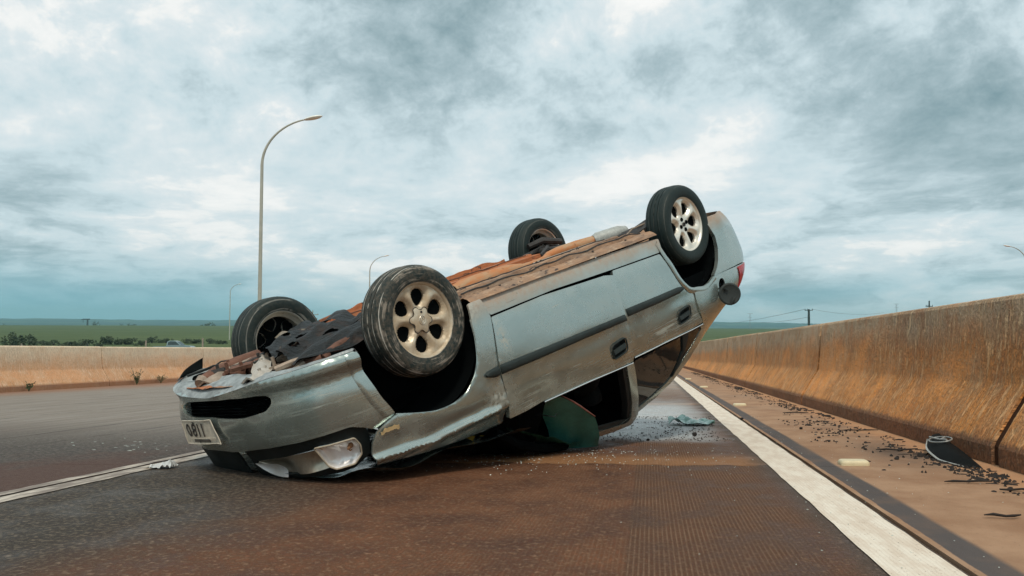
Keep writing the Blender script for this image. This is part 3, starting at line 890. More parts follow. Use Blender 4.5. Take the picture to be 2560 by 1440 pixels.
def fendF(off=0.0):
    """front wing: follows the side of the car, rolled in and dented along its upper edge"""
    def F(x, z):
        s = s_of_x(x); a = abs(s)
        y = ih(BA, BY, a) if x > -.1 else ih(PX, PY, x)
        if -.1 < x < .1:
            t = (x + .1) / .2; y = lerp(ih(PX, PY, x), ih(BA, BY, a), t)
        zt = ih([-.4, .1, .5, .65], [.93, .885, .82, .79], x)
        d = z - (zt - .17)
        o = ih([.2, .26, .45, .62], [-.03, -.012, 0, 0], min(z, .62))
        zc = .825 - .10 * max(0, x - .12) + .006 * noise.noise((x * 8, 0, 4)); e_ = z - zc
        if d > 0: o -= .8 * min(d, .10)**2
        if e_ > 0: o -= .85 * e_
        o += .016 * math.exp(-(e_ / .020)**2) * (1 if x > -.33 else .4) - .010 * math.exp(-((e_ + .05) / .025)**2) * max(0, 1 - abs(x + .05) / .35)
        w = math.exp(-((x - .08) / .22)**2 - ((z - .80) / .09)**2)
        w2 = math.exp(-((x - .34) / .10)**2 - ((z - .73) / .05)**2)
        cre = abs(z - (.79 + .10 * (x - .05))) 
        o += -.022 * w - .014 * w2
        o += .006 * noise.noise((x * 7, z * 9, 2)) * min(1, max(0, (z - .62) / .1))
        o += -.012 * math.exp(-((x + .33) / .09)**2 - ((z - .80) / .10)**2) * (1 + noise.noise((x * 20, z * 20, 0)))
        return Vector((x, -(y + o + off), z))
    return F


# --- front wing
arch = [(-.289, .227), (-.280, .327), (-.272, .417), (-.246, .521), (-.205, .590), (-.123, .659), (-.014, .687), (.108, .682), (.229, .650), (.345, .612)]
wing = [(-.392, .225)] + arch[:] + [(.40, .628), (.47, .655), (.505, .70), (.52, .76), (.50, .815), (.25, .862), (-.05, .905), (-.385, .93), (-.381, .90), (-.393, .82), (-.376, .646), (-.382, .567), (-.424, .325)]
wing[0] = (-.300, .222)
wing = [(-.424, .325), (-.40, .215), (-.300, .218)] + arch[1:] + wing[11:]
for mir in (False, True):
    fe = panel('front_wing', wing, fendF(), PAINT, car, step=.0125, ostep=.010, inset=.003, post=crush, mirror=mir)
    if not mir: fe['label'] = 'dented and scraped wing with crumpled upper edge'
    # rolled lip round the arch
    mb = MB(); A = resample(arch, .03); A = [p for p in A if True]
    F = fendF(.004); pts = [F(ih(list(range(10)), [p[0] for p in arch], k * .25), ih(list(range(10)), [p[1] for p in arch], k * .25)) for k in range(2, 37)]
    if mir: pts = [Vector((p.x, -p.y, p.z)) for p in pts]
    mb.tube([p + Vector((0, .012 if not mir else -.012, 0)) for p in pts if p.z > .3], .005, 6); mb.build('arch_lip', PAINT if not mir else PAINT, fe)

# --- doors
door_f = [(-.430, .330), (-.867, .322), (-1.46, .346), (-1.552, .365), (-1.538, .467), (-1.556, .631), (-1.572, .726), (-1.578, .805), (-1.590, .905), (-1.580, .955), (-.671, .905), (-.524, .912), (-.388, .908), (-.399, .82), (-.379, .646), (-.384, .567)]
door_r = [(-1.57, .338), (-2.120, .350), (-2.181, .449), (-2.246, .558), (-2.322, .627), (-2.400, .687), (-2.412, .741), (-2.425, .80), (-2.492, .945), (-2.339, .950), (-1.600, .928), (-1.588, .80), (-1.582, .726), (-1.566, .631), (-1.546, .467), (-1.56, .365)]


def slot(c, w, h, ang, n=10, pw=4.5):
    out = []
    for i in range(n * 2):
        a = math.pi * i / n
        x = math.copysign(abs(math.cos(a))**(2 / pw), math.cos(a)) * w; y = math.copysign(abs(math.sin(a))**(2 / pw), math.sin(a)) * h
        out.append((c[0] + x * math.cos(ang) - y * math.sin(ang), c[1] + x * math.sin(ang) + y * math.cos(ang)))
    return out


def flipm(o, mir):
    if mir:
        o.data.transform(Matrix.Scale(-1, 4, (0, 1, 0))); o.data.flip_normals()
    return o


def door(kind, outline, hc, ajar, mir):
    F = sideF(ajar)
    hole = slot(hc, .078, .045, .10)
    d = panel('door', outline, F, PAINT, car, holes=[hole], step=.034, mirror=mir, rim=.03)
    if kind == 'front' and not mir: d['label'] = 'front door standing slightly proud with scrape marks under the handle'
    # handle: recessed bowl with a pull bar
    Fi = sideF(ajar - .030)
    mb = MB(); hp = slot(hc, .078, .045, .10, 12)
    inner = [Fi(lerp(hc[0], a, .75), lerp(hc[1], b, .75)) for a, b in hp]; outer = [F(a, b) + Vector((0, .0015, 0)) for a, b in hp]
    n = len(hp); ctr = Fi(*hc)
    mb.add(outer + inner + [ctr], [(i, (i + 1) % n, n + (i + 1) % n, n + i) for i in range(n)] + [(n + i, n + (i + 1) % n, 2 * n) for i in range(n)])
    flipm(mb.build('handle_recess', BLACKP, d), mir)
    mb = MB(); F2 = sideF(ajar + .006)
    fr = [F2(a, b) for a, b in slot(hc, .081, .048, .10, 12)]; mb.tube(fr + [fr[0]], .005, 6, cap=False)
    z0 = hc[1] + .006
    p0 = sideF(ajar + .002)
    bar = [p0(hc[0] - .066, z0 - .006), p0(hc[0] - .03, z0 - .001), p0(hc[0] + .03, z0 + .004), p0(hc[0] + .066, z0 + .008)]
    vs = []; 
    for q in bar:
        for dz, dy in ((-.020, .003), (-.017, -.006), (.010, -.008), (.016, .001)): vs.append(q + Vector((0, dy, dz)))
    k = len(bar); fs = [(i * 4 + j, i * 4 + j + 1, (i + 1) * 4 + j + 1, (i + 1) * 4 + j) for i in range(k - 1) for j in range(3)]
    mb.add(vs, fs)
    flipm(mb.build('handle', TRIM, d), mir)
    # rubbing strip
    if kind == 'front': st = [(-.378, .592), (-.70, .603), (-1.10, .615), (-1.546, .628), (-1.562, .674), (-1.10, .662), (-.70, .655), (-.38, .647)]
    else: st = [(-1.576, .601), (-1.90, .607), (-2.20, .613), (-2.262, .622), (-2.268, .648), (-2.22, .660), (-1.90, .660), (-1.588, .655)]
    strip('rubbing_strip', st, d, ajar, mir)
    # chrome belt seal
    mb = MB()
    pts = [(-.68, .912), (-1.1, .930), (-1.575, .962)] if kind == 'front' else [(-1.60, .934), (-2.0, .944), (-2.339, .956), (-2.49, .957)]
    Fb = sideF(ajar + .002)
    mb.tube([Fb(a, b) for a, b in pts], .0045, 6); flipm(mb.build('belt_seal', CHROME, d), mir)
    return d


def strip(name, st, parent, ajar, mir):
    F0 = sideF(ajar + .001)
    cx = sum(p[0] for p in st) / len(st); n = len(st); h = n // 2
    lo = st[:h]; up = st[h:][::-1]
    mb = MB()
    def fn(u, v):
        k = u * (h - 1); i = min(int(k), h - 2); t = k - i
        a = Vector(lo[i]).lerp(Vector(lo[i + 1]), t); b = Vector(up[i]).lerp(Vector(up[i + 1]), t)
        q = a.lerp(b, v); bulge = .013 * (1 - (2 * v - 1)**4) * min(1, min(u, 1 - u) * 30 + .15)
        p = F0(q.x, q.y); p.y -= bulge; return p
    mb.grid(fn, 40, 8); return flipm(mb.build(name, TRIM, parent), mir)


for mir in (False, True):
    df = door('front', door_f, (-1.434, .822), .010 if not mir else 0, mir)
    dr = door('rear', door_r, (-2.243, .822), 0, mir)
    # short end of the rubbing strip on the wing
    strip('rubbing_strip', [(-.262, .612), (-.29, .600), (-.34, .597), (-.370, .594), (-.372, .648), (-.34, .650), (-.30, .640), (-.268, .628)], car, .004, mir)
    # sill
    sill = [(-.405, .213), (-.52, .212), (-1.0, .222), (-1.5, .228), (-1.95, .236), (-2.185, .250), (-2.165, .330), (-2.12, .340), (-1.57, .330), (-1.0, .314), (-.44, .320)]
    panel('sill', sill, sideF(), PAINT, car, step=.035, mirror=mir)
    # dark inner side behind the shut lines, with window openings left free
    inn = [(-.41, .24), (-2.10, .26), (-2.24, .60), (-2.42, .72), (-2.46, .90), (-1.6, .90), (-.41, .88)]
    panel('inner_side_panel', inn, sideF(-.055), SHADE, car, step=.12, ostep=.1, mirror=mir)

# --- window frames and glass on the side
def rail(name, inner, outer, F, mat_, parent, mir, thick=.022, post=crush):
    k = len(inner); vs = []; fs = []
    for a, b in zip(inner, outer):
        p, q = F(*a), F(*b)
        n_ = Vector((0, 1, 0))
        vs += [p, p.lerp(q, .5) + Vector((0, -.003, 0)), q, q + n_ * thick, p + n_ * thick]
    for i in range(k - 1):
        for j in range(5):
            fs.append((i * 5 + j, i * 5 + (j + 1) % 5, (i + 1) * 5 + (j + 1) % 5, (i + 1) * 5 + j))
    fs += [(0, 1, 2, 3, 4), tuple((k - 1) * 5 + j for j in (4, 3, 2, 1, 0))]
    vs = [post(v) if post else v for v in vs]
    o = mesh_obj(name, vs, fs, mat_, parent, True, 40)
    bm = bmesh.new(); bm.from_mesh(o.data); bmesh.ops.recalc_face_normals(bm, faces=bm.faces); bm.to_mesh(o.data); bm.free()
    return flipm(o, mir)


for mir in (False, True):
    dparent = [o for o in car.children if o.name.startswith('door')]
    FF = sideF(.012)
    inner = [(-1.506, .962), (-1.530, 1.03), (-1.557, 1.098), (-1.60, 1.24), (-1.628, 1.350), (-1.625, 1.378), (-1.600, 1.386), (-1.42, 1.347), (-1.256, 1.312), (-1.14, 1.28)]
    outer = [(-1.582, .955), (-1.612, 1.03), (-1.635, 1.098), (-1.678, 1.24), (-1.718, 1.360), (-1.722, 1.405), (-1.690, 1.432), (-1.46, 1.396), (-1.29, 1.358), (-1.16, 1.325)]
    rail('window_frame', inner, outer, FF, PAINT, car, mir)
    # black inner seal of the front door window
    inn2 = [(a + .018 * (1 if i < 6 else 0), b - (.0 if i < 6 else .018)) for i, (a, b) in enumerate(inner)]
    rail('window_seal', [(a + .030 if i < 6 else a, b if i < 6 else b - .03) for i, (a, b) in enumerate(inner)], [(a - .001 if i < 6 else a, b if i < 6 else b + .001) for i, (a, b) in enumerate(inner)], sideF(-.004), RUBBER_SEAL, car, mir, .05)
    # rear door window
    RW = [(-1.600, .936), (-2.339, .958), (-2.494, .960), (-2.515, .983), (-2.478, 1.067), (-2.347, 1.150), (-2.218, 1.212), (-2.103, 1.260), (-1.90, 1.308), (-1.69, 1.345), (-1.672, 1.25), (-1.636, 1.10)]
    GL = [(-1.62, .962), (-2.21, .968), (-2.232, 1.075), (-2.15, 1.180), (-2.045, 1.255), (-1.88, 1.292), (-1.690, 1.318), (-1.672, 1.22), (-1.645, 1.10)]
    rear_top_i = [(-1.69, 1.318), (-1.88, 1.292), (-2.045, 1.255), (-2.15, 1.206), (-2.27, 1.135), (-2.40, 1.052), (-2.475, .985), (-2.455, .972)]
    rear_top_o = [(-1.70, 1.350), (-1.90, 1.322), (-2.103, 1.276), (-2.218, 1.226), (-2.347, 1.160), (-2.483, 1.070), (-2.523, .985), (-2.503, .952)]
    rail('window_frame', rear_top_i, rear_top_o, sideF(.002), PAINT, car, mir, .03)
    rail('window_divider', [(-2.205, .962), (-2.212, 1.0), (-2.225, 1.075), (-2.155, 1.18), (-2.10, 1.232)], [(-2.285, .962), (-2.285, 1.0), (-2.265, 1.075), (-2.185, 1.17), (-2.13, 1.225)], sideF(.003), BLACKP, car, mir, .02)
    panel('window_pane', GL, sideF(-.006), GLASSD, car, step=.06, rim=.004, mirror=mir)
    if mir: panel('window_pane', [(-.55, .94), (-1.50, .968), (-1.60, 1.35), (-1.26, 1.31), (-.85, 1.16)], sideF(-.006), GLASSD, car, step=.06, rim=.004, mirror=True)
    qg = [(-2.285, .965), (-2.46, .975), (-2.44, 1.03), (-2.36, 1.10), (-2.26, 1.16), (-2.19, 1.175), (-2.265, 1.08)]
    panel('quarter_pane', qg, sideF(-.003), GLASSD, car, step=.06, rim=.004, mirror=mir)

# --- rear body: rings in plan, blended over height
RING = {
    .20: [(-2.42, .80), (-2.62, .80), (-2.85, .785), (-3.02, .765), (-3.16, .71), (-3.24, .60), (-3.29, .34), (-3.30, 0)],
    .30: [(-2.42, .825), (-2.62, .822), (-2.85, .815), (-3.04, .802), (-3.20, .755), (-3.30, .64), (-3.35, .38), (-3.36, 0)],
    .45: [(-2.42, .836), (-2.62, .832), (-2.85, .825), (-3.07, .815), (-3.24, .775), (-3.34, .66), (-3.39, .40), (-3.40, 0)],
    .62: [(-2.42, .836), (-2.62, .832), (-2.85, .825), (-3.07, .815), (-3.25, .785), (-3.35, .67), (-3.39, .40), (-3.40, 0)],
    .75: [(-2.415, .828), (-2.62, .824), (-2.85, .816), (-3.06, .802), (-3.22, .765), (-3.32, .65), (-3.36, .38), (-3.37, 0)],
    .86: [(-2.45, .812), (-2.62, .806), (-2.83, .792), (-3.01, .770), (-3.14, .715), (-3.23, .60), (-3.28, .35), (-3.29, 0)],
    .955: [(-2.505, .772), (-2.62, .762), (-2.76, .742), (-2.89, .705), (-3.01, .63), (-3.12, .50), (-3.19, .28), (-3.21, 0)],
    1.067: [(-2.485, .720), (-2.55, .705), (-2.63, .68), (-2.74, .63), (-2.86, .54), (-2.96, .40), (-3.03, .22), (-3.05, 0)],
    1.154: [(-2.350, .685), (-2.42, .668), (-2.51, .64), (-2.62, .58), (-2.74, .48), (-2.84, .34), (-2.90, .18), (-2.92, 0)],
    1.266: [(-2.105, .645), (-2.19, .628), (-2.29, .595), (-2.42, .53), (-2.55, .42), (-2.65, .29), (-2.71, .15), (-2.73, 0)],
    1.345: [(-1.70, .618), (-1.84, .600), (-2.0, .56), (-2.16, .49), (-2.30, .38), (-2.41, .26), (-2.47, .13), (-2.49, 0)],
}
RZ = sorted(RING)


def tailF(off=0.0):
    def F(u, z):
        # u 0 side .. 1 centre
        k = min(max(u, 0), 1) * 7
        xs = []; yy = []
        for zz in RZ:
            r = RING[zz]
            xs.append(ih(list(range(8)), [p[0] for p in r], k)); yy.append(ih(list(range(8)), [p[1] for p in r], k))
        x = ih(RZ, xs, z); y = ih(RZ, yy, z)
        if z < .40:    # bent edge of the rear bumper
            x += .02 * noise.noise((u * 7, z * 6, 5)) * (.40 - z) / .15; y += .03 * noise.noise((u * 9, z * 4, 9)) * (.40 - z) / .2
        if off:
            x -= off * max(0, (u - .3)); y += off * max(0, 1 - u)
        return Vector((x, -y, z))
    return F


def uof(x, z):
    F = tailF(); lo, hi = 0, 1
    for _ in range(24):
        md = (lo + hi) / 2
        if F(md, z).x > x: lo = md
        else: hi = md
    return lo


rarch = [(-2.43, .668), (-2.549, .69), (-2.63, .682), (-2.707, .652), (-2.775, .603), (-2.816, .552), (-2.854, .467), (-2.862, .374), (-2.835, .30), (-2.80, .225)]
ua = [(uof(x, z), z) for x, z in rarch]
i3 = 3
for mir in (False, True):
    q = [(0, .69)] + ua[:4] + [(.45, .662), (.62, .665), (.66, .87), (.60, .955), (.55, 1.067), (.52, 1.154), (.50, 1.266), (.48, 1.345)] + [(0, z) for z in (1.345, 1.30, 1.266, 1.20, 1.154, 1.10, 1.067, 1.0, .955, .90, .86, .80, .75)]
    fl = slot((uof(-2.805, .745), .745), .050 * .6, .052, 0, 10, 2.0)
    q[0] = (0, .67)
    qp = panel('rear_quarter_panel', q, tailF(), PAINT, car, holes=[fl] if not mir else [], step=.035, ostep=.02, mirror=mir, post=crush)
    bp = [ua[3], ua[4], ua[5], ua[6], ua[7], ua[8], ua[9], (.55, .222), (.66, .225), (.66, .655), (.45, .652)]
    bpn = panel('rear_bumper_corner', bp, tailF(.006), PAINT, car, step=.03, ostep=.02, mirror=mir, rim=.03)
    if not mir: bpn['label'] = 'bent rear bumper corner with buckled lower edge'
    tl = [(.66, .68), (.82, .68), (.84, .86), (.66, .86)]
    o = panel('tail_light', tl, tailF(.012), REDL, car, step=.03, ostep=.02, mirror=mir)
    tl2 = [(.44, .672), (.655, .672), (.655, .865), (.500, .865)]
    panel('tail_light', tl2, tailF(.016), REDL, car, step=.03, ostep=.02, mirror=mir)
    # flared lip around the rear arch
    al = [(-2.150, .262), (-2.180, .36), (-2.216, .432), (-2.267, .547), (-2.320, .612), (-2.388, .655)] + rarch[1:4]
    al2 = [(-2.118, .280), (-2.140, .37), (-2.172, .450), (-2.228, .572), (-2.290, .645), (-2.368, .697), (-2.545, .738), (-2.650, .725), (-2.742, .690)]
    P_ = [Vector(a) for a in al]; Q_ = [Vector(a) for a in al2]
    def fn(u_, v_):
        k = u_ * (len(P_) - 1); i = min(int(k), len(P_) - 2); t = k - i
        cr_ = lambda A: Vector((ih(list(range(len(A))), [a.x for a in A], k), ih(list(range(len(A))), [a.y for a in A], k)))
        q_ = cr_(P_).lerp(cr_(Q_), v_)
        p = sideF(0)(q_.x, q_.y); p.y -= .003 + .007 * math.sin(math.pi * min(1, v_ * 1.0)); 
        if v_ < .01: p.y += .02
        return p
    mb = MB(); mb.grid(fn, 48, 8); flipm(mb.build('rear_arch_flare', PAINT, car), mir)

tg = MB()
tF = tailF(.0)
def tgf(u, v):
    # u -1..1 across, v height
    uu = u * 2 - 1; z = lerp(.655, .955, v); p = tF(1 - .335 * abs(uu) * (1 if abs(uu) < 1 else 1), z); y = -p.y
    if uu > 0: y = -y
    return Vector((p.x, y, z))
tg.grid(tgf, 30, 10); tg.build('tailgate', PAINT, car)
rw = MB()
def rwf(u, v):
    uu = u * 2 - 1; z = lerp(.962, 1.30, v); p = tF(1 - .47 * abs(uu), z); y = -p.y
    if uu > 0: y = -y
    return crush(Vector((p.x, y, z)))
rw.grid(rwf, 30, 10); rw.build('rear_window', GLASSD, car)
sp = MB()
def spf(u, v):
    uu = u * 2 - 1; z = lerp(1.298, 1.362, v); p = tF(1 - .53 * abs(uu), min(z, 1.345)); y = -p.y
    if uu > 0: y = -y
    return crush(Vector((p.x + (.04 if z > 1.345 else 0), y, z)))
sp.grid(spf, 30, 4); sp.build('roof_rear_edge', PAINT, car)
rbm = MB()
def rbf(u, v):
    uu = u * 2 - 1; z = lerp(.225, .65, v); p = tailF(.006)(1 - .335 * abs(uu), z); y = -p.y
    if uu > 0: y = -y
    return Vector((p.x, y, z))
rbm.grid(rbf, 30, 8); rbm.build('rear_bumper', PAINT, car)

# fuel flap: open round cap hanging from its hinge
mb = MB(); fc = tailF(-.035)(uof(-2.805, .745), .745)
mb.box(fc, (.16, .01, .16)); mb.build('filler_recess', SHADE, car)
mb = MB(); nd = Vector((.66, -.74, -.12)).normalized()
M = nd.to_track_quat('Z', 'Y').to_matrix(); cc = Vector((-2.79, -.872, .818)); 
ring = []; prof = [(0, .004), (.060, .004), (.072, .010), (.082, .006), (.084, -.002), (.080, -.006), (0, -.006)]
vs = []; n_ = 36
for r_, h_ in prof:
    for j in range(n_):
        a = 2 * math.pi * j / n_; vs.append(cc + M @ Vector((r_ * math.cos(a), r_ * math.sin(a), h_)))
mb.add(vs, [(i * n_ + j, i * n_ + (j + 1) % n_, (i + 1) * n_ + (j + 1) % n_, (i + 1) * n_ + j) for i in range(len(prof) - 1) for j in range(n_)])
mb.tube([cc + M @ Vector((-.02, .035, .012)), cc + M @ Vector((.0, .055, .018)), cc + M @ Vector((.018, .078, .010))], .011, 8)
ff = mb.build('fuel_flap', plain('flap_inner_side', (.022, .030, .029), .7), car); ff['label'] = 'open round filler flap showing its dark inner side'
mb = MB(); mb.tube([tailF(-.01)(uof(-2.80, .765), .765), cc + nd * -.01 + Vector((.04, .0, -.045)), cc + Vector((.02, 0, -.03))], .008, 6); mb.build('flap_hinge', BLACKP, ff)

# --- front bumper
bo = [(-1.030, .606), (-.985, .50), (-.955, .38), (-.940, .262), (-.93, .243), (-.80, .244), (-.66, .252), (-.50, .264), (-.36, .280), (-.20, .300), (-.05, .318), (.1, .332), (.3, .326), (.45, .318), (.6, .290), (.80, .255), (.93, .243), (.940, .262), (.955, .38), (.985, .50), (1.030, .606),
      (.92, .640), (.84, .588), (.70, .590), (.50, .600), (.25, .622), (0, .632), (-.235, .618), (-.503, .600), (-.728, .588), (-.83, .586), (-.885, .612), (-.93, .642), (-1.0, .630)]
intake = [(.44, .372), (.36, .352), (.12, .347), (-.15, .345), (-.36, .343), (-.44, .347), (-.478, .362), (-.476, .392), (-.43, .420), (-.25, .443), (.05, .436), (.30, .425), (.42, .405)]
bm_ = panel('front_bumper', bo, bumpF(), PAINT, car, holes=[intake], step=.028, ostep=.018, rim=.018)
bm_['label'] = 'scraped and dirty front bumper with torn lower lip'
# arch edge band of the bumper
for sg in (-1, 1):
    def fn(u, v):
        z = lerp(.25, .600, u); s0 = ih([.25, .38, .50, .606], [.938, .955, .985, 1.028], z); s_ = s0 - .052 * v
        p = bumpF(.001 + .007 * math.sin(math.pi * (1 - v * .5)) * (1 if v < .99 else 0))(sg * s_, z); return p
    mb = MB(); mb.grid(fn, 20, 5); mb.build('bumper_arch_edge', PAINT, bm_)
# slatted grille in the intake
gr = MB()
for zc in (.352, .368, .384, .400, .416, .432):
    gr.grid(lambda u, v, zc=zc: bumpF(-.022 - .02 * v)(lerp(-.50, .46, u), zc + .004 * math.sin(u * 9 + zc * 90) * .4 + (.006 * (v - .5))), 40, 1)
gr.build('intake_grille', plain('grille_plastic', (.035, .048, .048), .3, 0, .3, 14), bm_)
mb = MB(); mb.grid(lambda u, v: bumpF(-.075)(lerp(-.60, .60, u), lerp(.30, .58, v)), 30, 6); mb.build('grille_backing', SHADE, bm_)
# underside of the lip, scraped and torn
LE = ([-.93, -.80, -.66, -.50, -.36, -.20, -.05, .1, .3, .45, .6, .8, .93], [.243, .244, .252, .264, .280, .300, .318, .332, .326, .318, .290, .255, .243])
def lipf(u, v):
    s = lerp(-.93, .93, u); ze = ih(LE[0], LE[1], s); a = bumpF()(s, ze); c = max(0, 1 - (abs(s) / .8)**3)
    zb = lerp(ze, .252, v**.8 if v > 0 else 0) if c > 0 else ze
    return Vector((a.x - v * (.05 + .13 * c) + .008 * math.sin(v * math.pi), a.y * (1 - .06 * v * c) - (math.copysign(.04, a.y) * v * (1 - c)), lerp(ze, zb, c) - .012 * math.sin(v * 3) + .014 * noise.noise((s * 6, v * 3, 7)) * min(1, v * 4) + .01 * v))
mb = MB(); mb.grid(lipf, 70, 8)
mb.build('bumper_underside', plain('scraped_bumper_edge', (.33, .36, .36), .55, .3, .6, 11, .8), bm_)
# number plate
pl_c = Vector((.872, .200, .503)); px_ = Vector((.02, -1, .0)).normalized(); pz_ = Vector((.02, .16, -1)); pz_ = (pz_ - px_ * pz_.dot(px_)).normalized(); pn_ = px_.cross(pz_)
if pn_.x < 0: pn_ = -pn_
PM = Matrix((px_, pz_, px_.cross(pz_))).transposed()


def plate_pt(u, v, h=0):
    """u -.2.. .2 across (picture right), v -.065..065 (picture up)"""
    bend = .018 * math.exp(-((u - .13) / .05)**2) + .05 * max(0, u - .10) * (1 - (v + .065) / .13 * .8)
    up = v + (.045 * max(0, u - .06) / .14 if v < 0 else -.02 * max(0, u - .1) / .1) * 0
    return pl_c + px_ * u + pz_ * up + px_.cross(pz_) * (h - bend * .6 + .004 * noise.noise((u * 20, v * 20, 1)))


mb = MB()
def pf(u, v):
    uu = lerp(-.2, .2, u); vv = lerp(-.065, .065, v)
    cut = max(0, uu - .10) / .10 * .05 * v          # upper corner folded away
    uu -= cut
    return plate_pt(uu, vv)
mb.grid(pf, 26, 8)
k0 = len(mb.v)
mb.grid(lambda u, v: pf(u, v) - px_.cross(pz_) * .002, 26, 8)
plate = mb.build('number_plate', WHITEP, car); plate['label'] = 'creased pale number plate hanging off centre'
mb = MB()
edge = [pf(t / 20, 0) for t in range(21)] + [pf(1, t / 6) for t in range(1, 7)] + [pf(1 - t / 20, 1) for t in range(1, 21)] + [pf(0, 1 - t / 6) for t in range(1, 7)]
mb.tube(edge, .0032, 5, False)
mb.tube([pf(.14, .10) + px_.cross(pz_) * .003] + [pf(t, .24) + px_.cross(pz_) * .004 for t in (.14, .3, .5, .7, .92)], .0018, 4)
mb.build('plate_rim', WHITEP, plate)
for ch, uc in (('0', -.128), ('8', -.062), ('1', -.006), ('1', .044)):
    fo = bpy.data.curves.new('t', 'FONT'); fo.body = ch; fo.size = .09; fo.offset = .0014
    to = bpy.data.objects.new('t', fo); C.objects.link(to)
    me = bpy.data.meshes.new_from_object(to.evaluated_get(bpy.context.evaluated_depsgraph_get())); bpy.data.objects.remove(to)
    x0 = min(v.co.x for v in me.vertices); x1 = max(v.co.x for v in me.vertices); y0 = min(v.co.y for v in me.vertices); y1 = max(v.co.y for v in me.vertices)
    wd = .050 if ch != '1' else .013
    for v in me.vertices:
        v.co = plate_pt(uc + ((v.co.x - x0) / (x1 - x0) - .5) * wd, (v.co.y - y0) / (y1 - y0) * .074 - .024, .0035)
    me.materials.clear(); me.materials.append(PLATEG)
    link(bpy.data.objects.new('plate_character', me), plate)
mb = MB()
mb.grid(lambda u, v: plate_pt(lerp(-.10, .08, u), lerp(-.054, -.040, v), .003), 8, 1)
mb.build('plate_band', plain('plate_small_band', (.10, .085, .07), .6, 0, .7, 160), plate)
for u_, v_ in ((-.03, -.052), (.085, -.05), (-.05, .055)):
    mb = MB(); mb.add([plate_pt(u_ + .007 * math.cos(a), v_ + .007 * math.sin(a), .0045) for a in [k * math.pi / 5 for k in range(10)]], [tuple(range(10))])
    mb.build('plate_bolt', DARKSTEEL, plate, smooth=False)

# --- dark surround above the bumper, headlights
lampR = [(-.636, .640), (-.836, .646), (-.856, .690), (-.852, .738), (-.808, .774), (-.705, .772), (-.668, .745)]
lampI = [(-.635, .652), (-.40, .676), (-.085, .706), (-.13, .742), (-.22, .780), (-.32, .786), (-.50, .775), (-.67, .765)]
for mir in (False, True):
    panel('lamp_surround', [(-.05, .600), (-.05, .80), (-.30, .81), (-.60, .80), (-.80, .80), (-.90, .76), (-.915, .68), (-.90, .60), (-.50, .575)], bumpF(-.030), BLACKP, car, holes=[] if mir else [lampR, lampI], step=.04, mirror=mir)
    if mir: continue
    # outer reflector bowl with bulb
    F = bumpF(-.012); cs, cz = -.745, .712
    mb = MB(); rimp = resample(lampR, .012, .010); n_ = len(rimp)
    rows = []
    nrm_ = (Vector((.75, -.62, .05))).normalized()
    for k_, (sc_, dp) in enumerate(((1.0, 0), (.97, .012), (.86, .030), (.62, .046), (.32, .054), (.1, .056))):
        rows.append([F(lerp(cs, a, sc_), lerp(cz, b, sc_)) - nrm_ * dp for a, b in rimp])
    mb.add([v for r_ in rows for v in r_], [(i * n_ + j, i * n_ + (j + 1) % n_, (i + 1) * n_ + (j + 1) % n_, (i + 1) * n_ + j) for i in range(5) for j in range(n_)] + [tuple(5 * n_ + j for j in range(n_))])
    hl = flipm(mb.build('headlight', REFL, car), mir)
    if not mir: hl['label'] = 'headlight with lens gone and bright reflector bare'
    mb = MB(); rp = [bumpF(-.004)(a, b) for a, b in rimp]; mb.tube(rp + [rp[0]], .0042, 6, False); flipm(mb.build('lamp_rim', plain('aged_clear_plastic', (.42, .36, .27), .35, 0, .3, 30), hl), mir)
    mb = MB(); b0 = F(-.800, .685) - nrm_ * .035; mb.tube([b0, b0 + nrm_ * .03], [.014, .010], 10); mb.tube([b0 + nrm_ * .03, b0 + nrm_ * .055], [.006, .005], 8)
    mb.tube([b0 + Vector((0, 0, .02)), b0 + nrm_ * .03 + Vector((0, 0, .018)), b0 + nrm_ * .045 + Vector((0, .004, -.004))], .003, 5)
    flipm(mb.build('bulb', plain('bulb_socket', (.30, .16, .08), .5, .3), hl), mir)
    # inner body of the lamp: a long shiny housing
    def lf(u, v):
        s = lerp(-.655, -.10, u); top = ih([-.655, -.40, -.10], [.652, .676, .706], s); bot = ih([-.655, -.5, -.32, -.20, -.10], [.762, .775, .785, .768, .715], s)
        z = lerp(top, bot, v); p = bumpF(-.035 - .038 * math.sin(math.pi * v) * (.6 + .4 * math.cos(u * 9)) + .02 * math.sin(u * 7) * v)(s, z); return p
    mb = MB(); mb.grid(lf, 34, 10); flipm(mb.build('lamp_housing', AMBERM, hl), mir)
    def lf2(u, v):
        s = lerp(-.30, -.10, u); top = lerp(.712, .71, u) ; bot = ih([-.30, -.24, -.17, -.10], [.80, .795, .765, .715], s)
        return bumpF(-.018 - .03 * math.sin(math.pi * v) * (1 - u))(s, lerp(top, bot, v))
    mb = MB(); mb.grid(lf2, 14, 6); flipm(mb.build('lamp_reflector', REFL, hl), mir)

